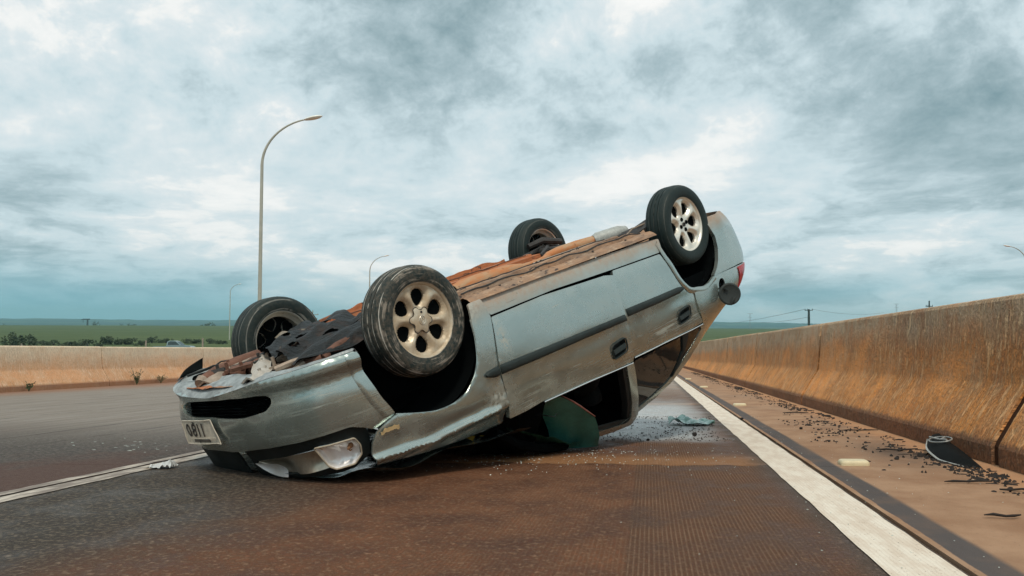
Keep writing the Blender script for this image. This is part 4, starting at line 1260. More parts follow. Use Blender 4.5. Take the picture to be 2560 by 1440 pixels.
# --- bonnet, roof, scuttle (mostly in shade, resting on the road)
def bonnet(u, v):
    x = lerp(.72 - .17 * abs(2 * u - 1)**3, -.42, v); y = lerp(-1, 1, u) * ih([-.42, .1, .45, .72], [.800, .790, .765, .70], x)
    z = ih([-.42, .1, .5, .72], [.972, .915, .842, .80], x) + .045 * (1 - abs(2 * u - 1)**5) + .035 * noise.noise((y * 3, x * 3.2, 2)) + .02 * math.sin(x * 11 + y * 3)
    return crush(Vector((x, y, z)))
mb = MB(); mb.grid(bonnet, 50, 40); mb.build('bonnet', PAINT, car)['label'] = 'buckled bonnet pressed onto the road'
mb = MB(); mb.grid(lambda u, v: crush(Vector(bonnet(u, 1)) + Vector((-.02 - .10 * v, 0, .005 + .03 * v))), 30, 4); mb.build('scuttle_panel', BLACKP, car)
def roof(u, v):
    t = (2 * u - 1); x = lerp(-1.02, -2.46, v)
    hw = ih([-2.47, -2.41, -2.30, -2.16, -2.0, -1.84, -1.7, -1.2, -1.02], [.13, .26, .38, .49, .56, .60, .618, .612, .60], x); ze = ih([-2.46, -2.1, -1.7, -1.29, -1.02], [1.345, 1.345, 1.350, 1.36, 1.30], x)
    z = ze + .075 * (1 - t * t) * (1 - .3 * v) + .015 * noise.noise((x * 3, t * 3, 3)) * (1 - v)
    return crush(Vector((x, t * hw, z)))
mb = MB(); mb.grid(roof, 40, 40); mb.build('roof', PAINT, car)
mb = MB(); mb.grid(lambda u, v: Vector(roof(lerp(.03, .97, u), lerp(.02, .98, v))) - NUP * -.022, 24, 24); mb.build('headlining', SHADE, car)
mb = MB()
def rlf(u, v):
    uu = u * 2 - 1; p = tailF(-.05)(1 - .95 * abs(uu), lerp(.60, 1.35, v)); return Vector((p.x + .05, (-p.y if uu > 0 else p.y) * .94, p.z))
mb.grid(rlf, 30, 10); mb.build('rear_light_blocker', SHADE, car)  # added near-black sheet, blocks light coming in through the rear
mb = MB(); mb.grid(lambda u, v: crush(Vector((lerp(-.34, -.80, u) - .02 * v, lerp(-.74, -.40, v) + .02 * noise.noise((u * 6, v * 4, 1)), lerp(.90, ih([0, 1], [1.12, 1.34], u), v)))), 30, 10); mb.build('added_door_shade', SHADE, car)  # added near-black sheet, stands for the shade over the silver roof edge
# A pillars, screen remains, dashboard and cabin
for mir in (False, True):
    mb = MB(); mb.tube([crush(Vector(p)) for p in ((-.40, -.62, .99), (-.60, -.58, 1.15), (-.85, -.54, 1.27), (-1.05, -.52, 1.33))], [.035, .032, .030, .028], 8); flipm(mb.build('windscreen_pillar', SHADE, car), mir)  # silver pillars coloured near-black, standing for the shade around them
mb = MB(); mb.grid(lambda u, v: crush(Vector((lerp(-.42, -1.02, v), lerp(-.62, .62, u), lerp(.95, 1.30, v) + .02 * noise.noise((u * 5, v * 6, 0))))), 26, 14)
mb.build('windscreen', GLASSG, car)
mb = MB(); mb.grid(lambda u, v: Vector((-.55 - .18 * math.sin(v * math.pi), lerp(-.70, .70, u), lerp(.55, .93, v))), 8, 8); mb.build('dashboard', FABRIC, car)
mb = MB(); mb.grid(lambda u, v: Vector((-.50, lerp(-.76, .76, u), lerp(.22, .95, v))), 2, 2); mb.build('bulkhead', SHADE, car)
mb = MB(); mb.grid(lambda u, v: crush(Vector((lerp(-.5, -2.55, u), lerp(.70, .55, v), lerp(.80, 1.36, v)))), 20, 6); mb.build('side_light_blocker', SHADE, car)  # added near-black sheet, blocks light through the far-side windows
for sg in (-1, 1):
    for x0 in (-1.15, -1.95):
        mb = MB()
        def cush(cx, cz, L, T, W, tilt):
            def fn(u, v):
                a = 2 * math.pi * u; r = (abs(math.cos(a))**4 + abs(math.sin(a))**4)**-.25; k = math.sin(math.pi * v)**.35
                lx, lz = math.cos(a) * r * L / 2 * k, math.sin(a) * r * T / 2 * k
                return Vector((cx + lx * math.cos(tilt) - lz * math.sin(tilt), sg * .36 + (v - .5) * W, cz + lx * math.sin(tilt) + lz * math.cos(tilt)))
            mb.grid(fn, 16, 10)
        cush(x0, .50, .50, .15, .50, .12); cush(x0 - .30, .84, .62, .13, .46, math.pi / 2 + .22); cush(x0 - .40, 1.16, .16, .09, .24, math.pi / 2 + .1)
        mb.build('car_seat', FABRIC, car)
mb = MB(); st_c = Vector((-.90, .36, .84)); sm = Vector((.85, 0, .5)).to_track_quat('Z', 'Y').to_matrix()
mb.tube([st_c + sm @ Vector((.18 * math.cos(a), .18 * math.sin(a), 0)) for a in [k * math.pi / 12 for k in range(25)]], .014, 6, False); mb.tube([st_c - sm @ Vector((.17, 0, 0)), st_c + sm @ Vector((.17, 0, 0))], .02, 6); mb.tube([st_c, st_c + sm @ Vector((0, 0, .3))], .025, 6)
mb.build('steering_wheel', BLACKP, car)

# --- underbody
def sgn(v): return 1 if v > 0 else -1


def il(xs, ys, x):
    if x >= xs[-1]: return ys[-1]
    i = 0
    while x > xs[i + 1]: i += 1
    return ys[i] + (ys[i + 1] - ys[i]) * (x - xs[i]) / (xs[i + 1] - xs[i])


def uprof(y, x):
    a = abs(y)
    z = il([0, .08, .15, .22, .36, .385, .40, .48, .495, .53, .60, .63, .655, .70, .706, .716, .724, .76, .79, .818], [.290, .285, .245, .222, .222, .215, .172, .172, .212, .218, .218, .200, .214, .208, .160, .160, .196, .186, .200, .226], a)
    rib = .006 * math.sin(x * 40) * (1 if .22 < a < .38 or .54 < a < .68 else 0) * (1 if math.sin(x * 5) > .1 else 0)
    k = 1 if a < .78 else .15
    return z + rib + k * (.006 * noise.noise((x * 4, y * 6, 0)) + (.005 * noise.noise((x * 14, y * 14, 0)))) + (.030 * noise.noise((x * 5, 2, sgn(y))) if .700 < a < .722 else 0)
mb = MB(); nx_, ny_ = 130, 260
def uf(u, v):
    x = lerp(-.33, -2.16, u); y = lerp(-.812, .812, v); return Vector((x, y, uprof(y, x)))
mb.grid(uf, nx_, ny_); mb.build('floor_pan', UNDER, car)
mb = MB(); mb.grid(lambda u, v: Vector((lerp(-2.16, -3.26, u), lerp(-.56, .56, v), .27 + .03 * noise.noise((u * 4, v * 5, 2)) - .05 * math.exp(-((u - .65) / .2)**2) * (1 - abs(2 * v - 1)))), 30, 30); mb.build('rear_floor', UNDER, car)
# sill flange joints (bolts, drain plugs)
for x in (-.62, -.98, -1.5, -1.86):
    mb = MB()
    mb.tube([(x, -.765, uprof(.765, x) + .002), (x, -.765, uprof(.765, x) - .006)], .008, 8)
    mb.build('drain_plug', DARKSTEEL, car)
# exhaust
ex = [(-.86, -.085, .205), (-.95, -.085, .200), (-1.10, -.095, .198), (-1.35, -.13, .196), (-1.46, -.15, .198)]
mb = MB(); mb.tube(ex, [.042, .054, .056, .050, .032], 18); ep = mb.build('exhaust_pipe', PIPE, car)
mb = MB(); mb.tube([(-1.46, -.15, .198), (-1.62, -.14, .20), (-1.78, -.08, .20), (-1.90, -.02, .192), (-1.98, -.05, .185), (-2.12, -.12, .18), (-2.27, -.195, .182)], [.026, .024, .026, .034, .040, .042, .042], 16); mb.build('exhaust_pipe', PIPE, car)
mb = MB(); mb.tube([(-2.24, -.185, .18), (-2.27, -.20, .18), (-2.44, -.28, .178), (-2.50, -.30, .18)], [.044, .058, .060, .046], 20); mb.build('silencer', plain('galvanised_silencer', (.40, .42, .40), .6, .2, .35, 22), car)
mb = MB()
for (a, b, c_) in (((-.86, -.085, .205), .045, 1),):
    mb.tube([Vector(a) + Vector((.004, 0, 0)), Vector(a) + Vector((-.05, 0, 0))], [.038, .030], 14)
mb.build('pipe_mouth', SHADE, ep)
# heat shield with ribs, brake and fuel lines
mb = MB(); mb.grid(lambda u, v: Vector((lerp(-1.55, -2.15, u), lerp(-.40, -.16, v), .192 - .012 * math.sin(v * math.pi) - .004 * math.sin(v * 34))), 10, 40); mb.build('heat_shield', STEEL, car)
mb = MB(); mb.tube([(-1.15, -.33, .198), (-1.35, -.36, .188), (-1.6, -.42, .186), (-1.85, -.46, .19), (-2.0, -.52, .196), (-2.12, -.50, .19)], .008, 6); mb.tube([(-.6, -.52, .20), (-1.2, -.55, .198), (-1.9, -.58, .198)], .006, 5)
mb.build('fuel_line', BLACKP, car)
mb = MB(); mb.box((-1.2, .30, .20), (1.6, .10, .04)); mb.box((-2.0, .44, .205), (.5, .16, .03)); mb.build('floor_rail', UNDER, car)
for y_, r_ in ((-.718, .0045), (-.655, .004), (-.60, .004), (-.50, .0045), (-.40, .004), (-.23, .004), (.23, .005), (.40, .004), (.60, .005)):
    mb = MB(); mb.tube([Vector((-.36 - k * .06, y_ + .004 * noise.noise((k * .5, y_ * 9, 0)), uprof(y_, -.36 - k * .06) - .003)) for k in range(30)], r_, 5); mb.build('floor_seam', DARKSTEEL if y_ < 0 else RUST, car)
# shreds of peeled underseal
mb = MB(); rr = random.Random(4)
for k in range(46):
    x = rr.uniform(-.45, -2.1); y = rr.choice([rr.uniform(-.72, -.42), rr.uniform(-.6, .6)]); L = rr.uniform(.02, .09); z = uprof(y, x)
    mb.tube([(x, y, z - .004), (x - L * .5, y + rr.uniform(-.012, .012), z - rr.uniform(.004, .012)), (x - L, y + rr.uniform(-.02, .02), z - .003)], rr.uniform(.0015, .004), 4)
o = mb.build('peeled_underseal', DARKSTEEL, car); o['kind'] = 'stuff'

# wheel wells: dark liners
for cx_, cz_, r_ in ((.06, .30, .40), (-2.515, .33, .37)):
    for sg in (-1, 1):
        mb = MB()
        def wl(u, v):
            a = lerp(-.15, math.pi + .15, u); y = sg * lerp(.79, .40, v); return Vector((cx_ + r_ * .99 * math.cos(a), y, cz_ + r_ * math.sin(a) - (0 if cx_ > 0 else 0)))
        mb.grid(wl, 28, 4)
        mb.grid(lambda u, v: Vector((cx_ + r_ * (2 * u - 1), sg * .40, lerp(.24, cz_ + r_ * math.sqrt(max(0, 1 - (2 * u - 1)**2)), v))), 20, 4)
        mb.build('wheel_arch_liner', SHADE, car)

# engine bay seen from below
def tray(u, v):
    # u: rear -> front, v: near (right) -> far (left)
    A_, B_, C_, D_ = Vector((-.12, -.56, .195)), Vector((-.08, .44, .145)), Vector((.50, .12, .205)), Vector((.72, -.58, .255))
    p = A_.lerp(B_, v).lerp(D_.lerp(C_, v), u)
    fold = .024 * math.sin((v * 5.2 + u * 1.8) * 3.1 + 2 * noise.noise((u * 2, v * 2, 0))) + .007 * math.sin(v * 62 + u * 14 + 4 * noise.noise((u * 3, v * 3, 2))) + .022 * noise.noise((u * 3.2, v * 9, 4))
    return p + Vector((0, 0, fold - .045 * math.sin(math.pi * v) * (1 - .4 * u)))
mb = MB(); nu, nv = 60, 90
holes_ = [(.35, .75, .07, .018), (.5, .62, .075, .018), (.3, .52, .08, .018), (.62, .5, .07, .018), (.42, .38, .08, .018), (.7, .72, .065, .016), (.25, .86, .07, .018), (.55, .86, .06, .018), (.6, .25, .08, .02), (.2, .33, .07, .018), (.78, .40, .06, .02), (.75, .60, .06, .016)]
vs = [tray(i / nu, j / nv) for i in range(nu + 1) for j in range(nv + 1)]
fs = []
for i in range(nu):
    for j in range(nv):
        u_, v_ = (i + .5) / nu, (j + .5) / nv
        if any(((u_ - a) / c_)**2 + ((v_ - b) / d_)**2 < 1 for a, b, c_, d_ in holes_): continue
        if u_ > .90 + .08 * noise.noise((v_ * 9, 0, 0)): continue
        fs.append((i * (nv + 1) + j, (i + 1) * (nv + 1) + j, (i + 1) * (nv + 1) + j + 1, i * (nv + 1) + j + 1))
mb.add(vs, fs); o = mb.build('engine_undertray', TRAY, car); o['label'] = 'torn black plastic sheet sagging over the engine'
# subframe, gearbox and engine lumps
rr = random.Random(12)
def lump(name, c, d, mat_, seed, sub=12):
    mb = MB()
    def fn(u, v):
        a = 2 * math.pi * u; b = math.pi * (v - .5)
        n = Vector((math.cos(a) * math.cos(b), math.sin(a) * math.cos(b), math.sin(b)))
        k = (abs(n.x)**5 + abs(n.y)**5 + abs(n.z)**5)**-.2
        k *= 1 + .14 * noise.noise(n * 2.3 + Vector((seed, 0, 0)))
        return Vector((c[0] + n.x * d[0] * k, c[1] + n.y * d[1] * k, c[2] + n.z * d[2] * k))
    mb.grid(fn, sub * 2, sub); return mb.build(name, mat_, car)
lump('engine_sump', (.28, -.18, .30), (.16, .17, .09), DARKSTEEL, 1)
lump('gearbox_housing', (.30, .22, .31), (.17, .16, .09), RUST, 2)
lump('engine_block', (.32, .0, .50), (.22, .42, .18), SHADE, 3)
lump('starter_motor', (.56, .36, .285), (.08, .10, .035), RUST, 5)
mb = MB(); mb.tube([(.50, -.56, .262), (.36, -.52, .235), (.18, -.48, .22), (.02, -.44, .21)], [.028, .030, .030, .026], 10); mb.tube([(.50, -.56, .262), (.60, -.50, .27)], [.036, .026], 10)
mb.build('subframe_arm', RUST, car)
mb = MB(); mb.tube([(.72, .38, .28), (.60, .40, .262), (.45, .42, .245), (.30, .44, .24)], [.04, .05, .046, .04], 14); mb.build('chassis_leg', RUST, car)
mb = MB(); mb.tube([(.74, .33, .272), (.715, .345, .258), (.70, .35, .262)], [.030, .034, .022], 16); mb.build('tow_eye_tube', STEEL, car)
# pale pressed crossmember with holes
def flatbar(name, path, wid, mat_, holes, parent=car, th=.012, nrm_=Vector((0, 0, -1)), curl=.02):
    """strip along a path of (x,y,z); holes as (fraction, across, radius)"""
    P = [Vector(p) for p in path]; n = len(P); L = [0]
    for i in range(1, n): L.append(L[-1] + (P[i] - P[i - 1]).length)
    def at(s):
        return Vector([ih(L, [p[k] for p in P], s) for k in range(3)])
    T = L[-1]
    out = [(0, -wid / 2), (T, -wid / 2), (T, wid / 2), (0, wid / 2)]
    def F(s, w_):
        p = at(s); t = (at(min(T, s + .01)) - at(max(0, s - .01))).normalized(); b = t.cross(nrm_).normalized()
        return p + b * w_ + nrm_ * (-curl * (abs(w_) / (wid / 2))**4 + .007 * math.cos(w_ / wid * math.pi * 3))
    hs = [slot((f * T, w_), r, r, 0, 8, 2) for f, w_, r in holes]
    return panel(name, out, F, mat_, parent, holes=hs, step=.022, ostep=.014, rim=.012)
flatbar('front_crossmember', [(.80, -.34, .262), (.70, -.30, .245), (.62, -.16, .235), (.52, .0, .225), (.42, .16, .222), (.30, .30, .222)], .085, plain('pale_dusty_steel', (.50, .46, .40), .6, .2, .3, 16, .3), [(.12, .0, .006), (.25, .018, .006), (.5, .0, .007), (.68, .01, .012), (.82, -.01, .008)])
flatbar('side_member', [(.74, .28, .262), (.60, .34, .245), (.44, .36, .235), (.26, .38, .225), (.10, .42, .22)], .13, STEEL, [(.35, .02, .022), (.62, -.02, .012), (.16, -.02, .015)])
mb = MB(); mb.grid(lambda u, v: Vector((lerp(.60, .80, v) - .05 * (2 * u - 1)**2, lerp(-.50, .50, u), .285 + .01 * noise.noise((u * 8, v * 4, 0)))), 20, 6); mb.build('radiator_support', UNDER, car)
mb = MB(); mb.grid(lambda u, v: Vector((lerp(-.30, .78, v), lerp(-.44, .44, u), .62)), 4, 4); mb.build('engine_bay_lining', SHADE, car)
rr = random.Random(31)
for k in range(34):
    x = rr.uniform(.02, .66); y = rr.uniform(-.52, .42); z = rr.uniform(.215, .275); L = rr.uniform(.08, .26); a = rr.uniform(-1.2, 1.2)
    p0 = Vector((x, y, z)); p1 = p0 + Vector((L * math.cos(a), L * math.sin(a), rr.uniform(-.02, .03))); md = (p0 + p1) / 2 + Vector((rr.uniform(-.04, .04), rr.uniform(-.04, .04), rr.uniform(-.03, .01)))
    if p1.x > .72: continue
    mb = MB(); q_ = [p0, (p0 + md) / 2 + Vector((0, 0, -.006)), md, (p1 + md) / 2 + Vector((.006, 0, 0)), p1]; r_ = rr.choice([.005, .008, .012, .018])
    mb.tube(q_, r_, 7); mb.build(rr.choice(['hose', 'hose', 'pipe_stub']), rr.choice([DARKSTEEL, BLACKP, RUST, DARKSTEEL, STEEL]), car)
for k in range(16):
    x = rr.uniform(.05, .62); y = rr.uniform(-.50, .40); mb = MB(); M_ = Matrix.Rotation(rr.uniform(0, 3), 3, 'Z') @ Matrix.Rotation(rr.uniform(-.4, .4), 3, 'X')
    mb.box((x, y, rr.uniform(.225, .27)), (rr.uniform(.04, .12), rr.uniform(.02, .06), rr.uniform(.006, .03)), M_); mb.tube([(x, y, .20), (x, y, .25)], .010, 6)
    mb.build('engine_bracket', rr.choice([RUST, DARKSTEEL, STEEL]), car, smooth=False)
# torn end of the bumper lip on the far side
mb = MB(); mb.grid(lambda u, v: bumpF(.0)(lerp(.70, .93, u), .250) + Vector((0, 0, -(.075 * v) * (u**.7))) + Vector((-.01 * v, -.03 * v, 0)), 10, 4); mb.build('torn_lip_flap', BLACKP, bm_)
# suspension arms
for sg in (-1, 1):
    mb = MB()
    mb.tube([(.0, sg * .62, .20), (-.04, sg * .50, .19), (-.14, sg * .38, .205)], [.026, .034, .03], 8)
    mb.tube([(.0, sg * .62, .20), (.08, sg * .48, .185), (.16, sg * .34, .20)], [.026, .036, .03], 8)
    if sg > 0: mb.tube([(.0, sg * .60, .24), (.0, sg * .56, .70)], [.035, .028], 10)
    mb.tube([(.02, sg * .66, .23), (.02, sg * .40, .27)], [.022, .02], 8)
    mb.build('front_suspension', plain('dusty_arm_steel', (.27, .235, .19), .75, .1, .4, 22, .4), car)
flatbar('control_arm', [(.0, .635, .165), (.05, .52, .160), (.14, .36, .175)], .11, plain('dusty_arm_plate', (.34, .30, .235), .75, .1, .4, 22, .4), [(.5, .02, .008), (.8, -.02, .007)])
for sg in (-1, 1):
    mb = MB()
    mb.tube([(-2.02, sg * .50, .215), (-2.25, sg * .54, .190), (-2.45, sg * .59, .185), (-2.58, sg * .62, .20)], [.016, .022, .026, .03], 8)
    mb.tube([(-2.56, sg * .58, .17), (-2.40, sg * .44, .175), (-2.22, sg * .36, .205)], [.020, .022, .016], 6)
    mb.tube([(-2.58, sg * .64, .21), (-2.58, sg * .55, .21)], [.055, .045], 16)
    mb.tube([(-2.62, sg * .60, .16), (-2.74, sg * .48, .30)], [.026, .03], 8)
    mb.tube([(-2.10, sg * .42, .215), (-2.3, sg * .50, .165), (-2.5, sg * .56, .150)], .007, 5)
    mb.build('trailing_arm', DARKSTEEL, car)
mb = MB(); mb.tube([(-2.42, -.56, .19), (-2.42, 0, .215), (-2.42, .56, .19)], .030, 10); mb.build('rear_axle_beam', DARKSTEEL, car)
mb = MB(); mb.tube([(-2.36, .60, .125), (-2.50, .56, .110), (-2.66, .50, .16)], [.022, .030, .024], 8); mb.build('damper', DARKSTEEL, car)
mb = MB(); mb.add([(-2.12, -.46, .20), (-2.16, -.60, .20), (-2.50, -.66, .115), (-2.48, -.58, .10), (-2.12, -.46, .225), (-2.16, -.60, .225), (-2.50, -.66, .15), (-2.48, -.58, .14)], [(0, 3, 2, 1), (4, 5, 6, 7), (0, 1, 5, 4), (1, 2, 6, 5), (2, 3, 7, 6), (3, 0, 4, 7)]); mb.build('axle_bracket', DARKSTEEL, car, smooth=False)
mb = MB(); mb.tube([(-2.14, -.55, .19), (-2.24, -.56, .15), (-2.40, -.58, .14)], .006, 6); mb.build('brake_hose', STEEL, car)

# --- wheels
SPN = 6


def rim_holes():
    hs = []
    for k in range(SPN):
        a = 2 * math.pi * (k + .5) / SPN; o = []
        for j in range(20):
            b = 2 * math.pi * j / 20
            rr_ = .123 + .046 * math.cos(b); tt = .0385 * math.sin(b) * (1.02 + .32 * math.cos(b))
            o.append((rr_ * math.cos(a) - tt * math.sin(a), rr_ * math.sin(a) + tt * math.cos(a)))
        hs.append(o)
    return hs


HOLES = rim_holes()
ME = {}


def make_wheel(muddy, cap):
    wh = bpy.data.objects.new('wheel', None); C.objects.link(wh); wh.parent = car
    if 'tyre' not in ME:
        prof = [(.196, -.072), (.200, -.084), (.215, -.0905), (.240, -.0935), (.262, -.0915), (.278, -.083), (.287, -.070), (.2915, -.058), (.2935, -.045), (.2945, -.035)]
        for yc in (-.030, .0, .030):
            prof += [(.2950, yc - .003), (.2905, yc - .0025), (.2905, yc + .0025), (.2950, yc + .003)]
        prof += [(.2945, .035), (.2935, .045), (.2915, .058), (.287, .070), (.278, .083), (.262, .0915), (.240, .0935), (.215, .0905), (.200, .084), (.196, .072)]
        mb = MB(); mb.lathe_y(prof, 96)
        ty = mb.build('tyre', TYRE, wh, auto=35); ME['tyre'] = ty.data
        ring_o = [(.187 * math.cos(2 * math.pi * k / 64), .187 * math.sin(2 * math.pi * k / 64)) for k in range(64)]
        def FR(a, b):
            r = math.hypot(a, b)
            y = ih([0, .05, .09, .13, .17, .187], [-.050, -.050, -.054, -.058, -.062, -.066], r)
            dmin = min(math.hypot(a - q[0], b - q[1]) for h in HOLES for q in h)
            y += .016 * math.exp(-(dmin / .010)**2 * .7)
            # ridged spokes
            if .055 < r < .18:
                ang = math.atan2(b, a); sp = math.cos(ang * SPN)
                y -= .010 * max(0, sp)**2 * math.sin(math.pi * (r - .055) / .125)
            return Vector((a, y, b))
        o = panel('rim', ring_o, FR, ALLOY, wh, holes=HOLES, step=.0095, ostep=.006, rim=.030, rnd=0)
        # panel() pushes edges by its own idea of outward; build outer lip and barrel by lathe
        mb = MB(); mb.lathe_y([(.184, -.060), (.188, -.068), (.194, -.076), (.201, -.079), (.204, -.076), (.203, -.068), (.197, -.060), (.192, -.02), (.170, -.01), (.166, .03), (.188, .05), (.190, .074), (.197, .079), (.202, .078), (.202, .072)], 72)
        o2 = mb.build('rim_barrel', ALLOY, wh); ME['rim'] = o.data; ME['barrel'] = o2.data
        mb = MB(); mb.lathe_y([(.0, -.02), (.115, -.02), (.118, -.008), (.118, .0), (.0, .0)], 40); mb.lathe_y([(0, .0), (.07, .0), (.07, .06), (0, .06)], 24)
        o3 = mb.build('brake_disc', RUST, wh)
        mb = MB(); mb.lathe_y([(0, -.030), (.168, -.030), (.168, -.022), (0, -.022)], 40); ME['shadow'] = mb.build('rim_hole_shade', SHADE, wh).data  # added near-black disc, gives the shade behind the rim holes
        objs = [ty, o, o2, o3]
    else:
        objs = []
        for nm, key in (('tyre', 'tyre'), ('rim', 'rim'), ('rim_barrel', 'barrel'), ('rim_hole_shade', 'shadow')):
            o = bpy.data.objects.new(nm, ME[key]); link(o, wh); objs.append(o)
    for o in objs: o.pass_index = muddy
    if cap:
        cap_o = []
        for k in range(72):
            a = 2 * math.pi * k / 72; c6 = math.cos(a * 6)
            r = .062 + .010 * math.copysign(abs(c6)**.5, c6)
            cap_o.append((r * math.cos(a), r * math.sin(a)))
        def FC(a, b):
            r = math.hypot(a, b); return Vector((a, -.0585 - .010 * (1 - (r / .075)**2), b))
        o = panel('hub_cap', cap_o, FC, ALLOY, wh, step=.010, ostep=.006, rim=.008, rnd=0); o.pass_index = 9
        mb = MB(); ol = [Vector((1.04 * a_, -.0570, 1.04 * b_)) for a_, b_ in cap_o]; mb.tube(ol + [ol[0]], .0022, 4, False); mb.build('cap_gap', DARKSTEEL, wh)
        mb = MB(); el_ = [Vector((.0185 * math.cos(a), -.0700, .0225 * math.sin(a))) for a in [k * math.pi / 12 for k in range(25)]]
        mb.tube(el_, .0014, 5, False)
        dia = [Vector((0, -.0705, .017)), Vector((.009, -.0705, 0)), Vector((0, -.0705, -.017)), Vector((-.009, -.0705, 0)), Vector((0, -.0705, .017))]
        mb.tube(dia, .0014, 5, False); mb.build('hub_emblem', ALLOY, wh)
        mb = MB(); mb.lathe_y([(.007, 0), (.007, -.002), (.0045, -.003), (0, -.001)], 12, (.0, -.0655, -.042)); mb.build('lock_bolt', DARKSTEEL, wh)
    else:
        mb = MB()
        mb.lathe_y([(.0155, -.0495), (.0155, -.057), (.012, -.056), (.011, -.052), (0, -.052)], 24)
        mb.build('hub_bore', DARKSTEEL, wh)
        for k in range(4):
            a = 2 * math.pi * (k + .5) / 4; mb = MB()
            mb.lathe_y([(.0, -.0520), (.0135, -.0520), (.0145, -.0545), (.0155, -.0500)], 14, (.040 * math.cos(a), 0, .040 * math.sin(a)))
            o = mb.build('bolt_hole', SHADE, wh)
    return wh


def place(wh, x, y, z, left, spin, camber=0, steer=0):
    Mx = Matrix.Translation((x, y, z)) @ Matrix.Rotation(steer, 4, 'Z') @ Matrix.Rotation(camber, 4, 'X')
    if left: Mx = Mx @ Matrix.Rotation(math.pi, 4, 'Z')
    wh.matrix_local = Mx @ Matrix.Rotation(spin, 4, 'Y')


w1 = make_wheel(9, True); place(w1, 0, -.715, .220, False, .22); w1['label'] = 'mud scraped front wheel with star shaped hub cap'
w2 = make_wheel(1, False); place(w2, -2.58, -.715, .222, False, .50); w2['label'] = 'rear wheel without its hub cap, silver rim'
w3 = make_wheel(3, True); place(w3, .0, .715, .226, True, .1)
w4 = make_wheel(1, False); place(w4, -2.58, .715, .211, True, .3)

# tan foam scrap and yellow pieces by the wing
F = fendF(.012); mb = MB()
mb.grid(lambda u, v: F(lerp(.46, .355, u), lerp(.652, .672, v) + .012 * noise.noise((u * 6, v * 4, 0)) + .012 * abs(u - .5)) , 14, 6); mb.build('torn_foam', TAPE, car)

# ------------------------------------------------------------------ things around
CW = Vector((0, 0, .6))


def at(u, v, d):
    """world point at depth d (metres along the view axis) behind pixel u, v of the photograph"""
    c = Vector(((u - 1280) / 2150, (v - 720) / 2150, 1)) * d
    return CW + Vector([sum(WR[r][k] * c[k] for k in range(3)) for r in range(3)])


UPT = Vector((.0205, -.0385, 1)).normalized()     # true vertical of the country around (the road runs downhill)
YAW = math.atan2(-WR[0][2], WR[1][2])
CR = Vector((WR[0][0], WR[1][0], 0)).normalized()  # across the view, to the right


def crushcar(p): return p


# laminated glass hanging out of the front door window
def sheet(name, poly, depth, mat_, thick=.006, wob=.02, step=16, parent=None):
    c = (sum(p[0] for p in poly) / len(poly), sum(p[1] for p in poly) / len(poly))
    lp = [Vector(p) for p in resample(poly, 9)]; pts = list(lp); n = len(lp); edges = [(i, (i + 1) % n) for i in range(n)]
    x = min(p.x for p in lp) + step / 2
    while x < max(p.x for p in lp):
        y = min(p.y for p in lp) + step / 2
        while y < max(p.y for p in lp):
            if inside((x, y), poly) and polyd((x, y), poly) > step * .4: pts.append(Vector((x, y)))
            y += step
        x += step
    v2, e2, f2, *_ = delaunay_2d_cdt(pts, edges, [], 0, 1e-6)
    fs = [tuple(f) for f in f2 if inside(sum((v2[i] for i in f), Vector((0, 0))) / len(f), poly)]
    front = []; back = []
    for p in v2:
        q = at(p.x, p.y, depth(p.x, p.y) + wob * noise.noise((p.x * .03, p.y * .03, 1)) + wob * .4 * noise.noise((p.x * .09, p.y * .09, 4)))
        front.append(q); back.append(q + (q - CW).normalized() * thick)
    k = len(front); cnt = set()
    for f in fs:
        for i in range(len(f)): cnt.add((f[i], f[(i + 1) % len(f)]))
    allf = list(fs) + [tuple(i + k for i in f[::-1]) for f in fs]
    for a, b in cnt:
        if (b, a) not in cnt: allf.append((b, a, a + k, b + k))
    return mesh_obj(name, front + back, allf, mat_, parent, True, 30)


poly = [(1358, 1006), (1377, 1000), (1402, 991), (1430, 1005), (1450, 1018), (1470, 1032), (1488, 1044), (1494, 1062), (1499, 1090), (1495, 1116), (1440, 1121), (1385, 1120), (1376, 1105), (1370, 1075), (1358, 1045), (1354, 1030)]
gs = sheet('broken_glass_sheet', poly, lambda x, y: 5.16 + (y - 990) / 130 * .32 + (x - 1355) / 150 * .05, GLASSG, .006, .03)
tag(gs, 'dark green sheet of crazed safety glass hanging from the front door window to the road', 'broken glass')
mb = MB(); e_ = [(1402, 990), (1430, 1004), (1450, 1017), (1470, 1031), (1488, 1043)]
mb.tube([at(x, y - 2, 5.16 + (y - 990) / 130 * .32 + (x - 1355) / 150 * .05) for x, y in e_], [.002, .005, .006, .005, .003], 6); mb.build('reddish_glass_edge', plain('reddish_seal', (.20, .075, .055), .7), gs)
mb = MB(); mb.tube([at(1300, 1032, 5.25), at(1325, 1036, 5.2), at(1350, 1036, 5.12), at(1372, 1040, 5.1), at(1386, 1042, 5.12), at(1391, 1034, 5.14)], .0035, 6)
tag(mb.build('loose_wire', BLACKP), 'thin black wire curling across the upper left of the hanging green glass', 'wire')

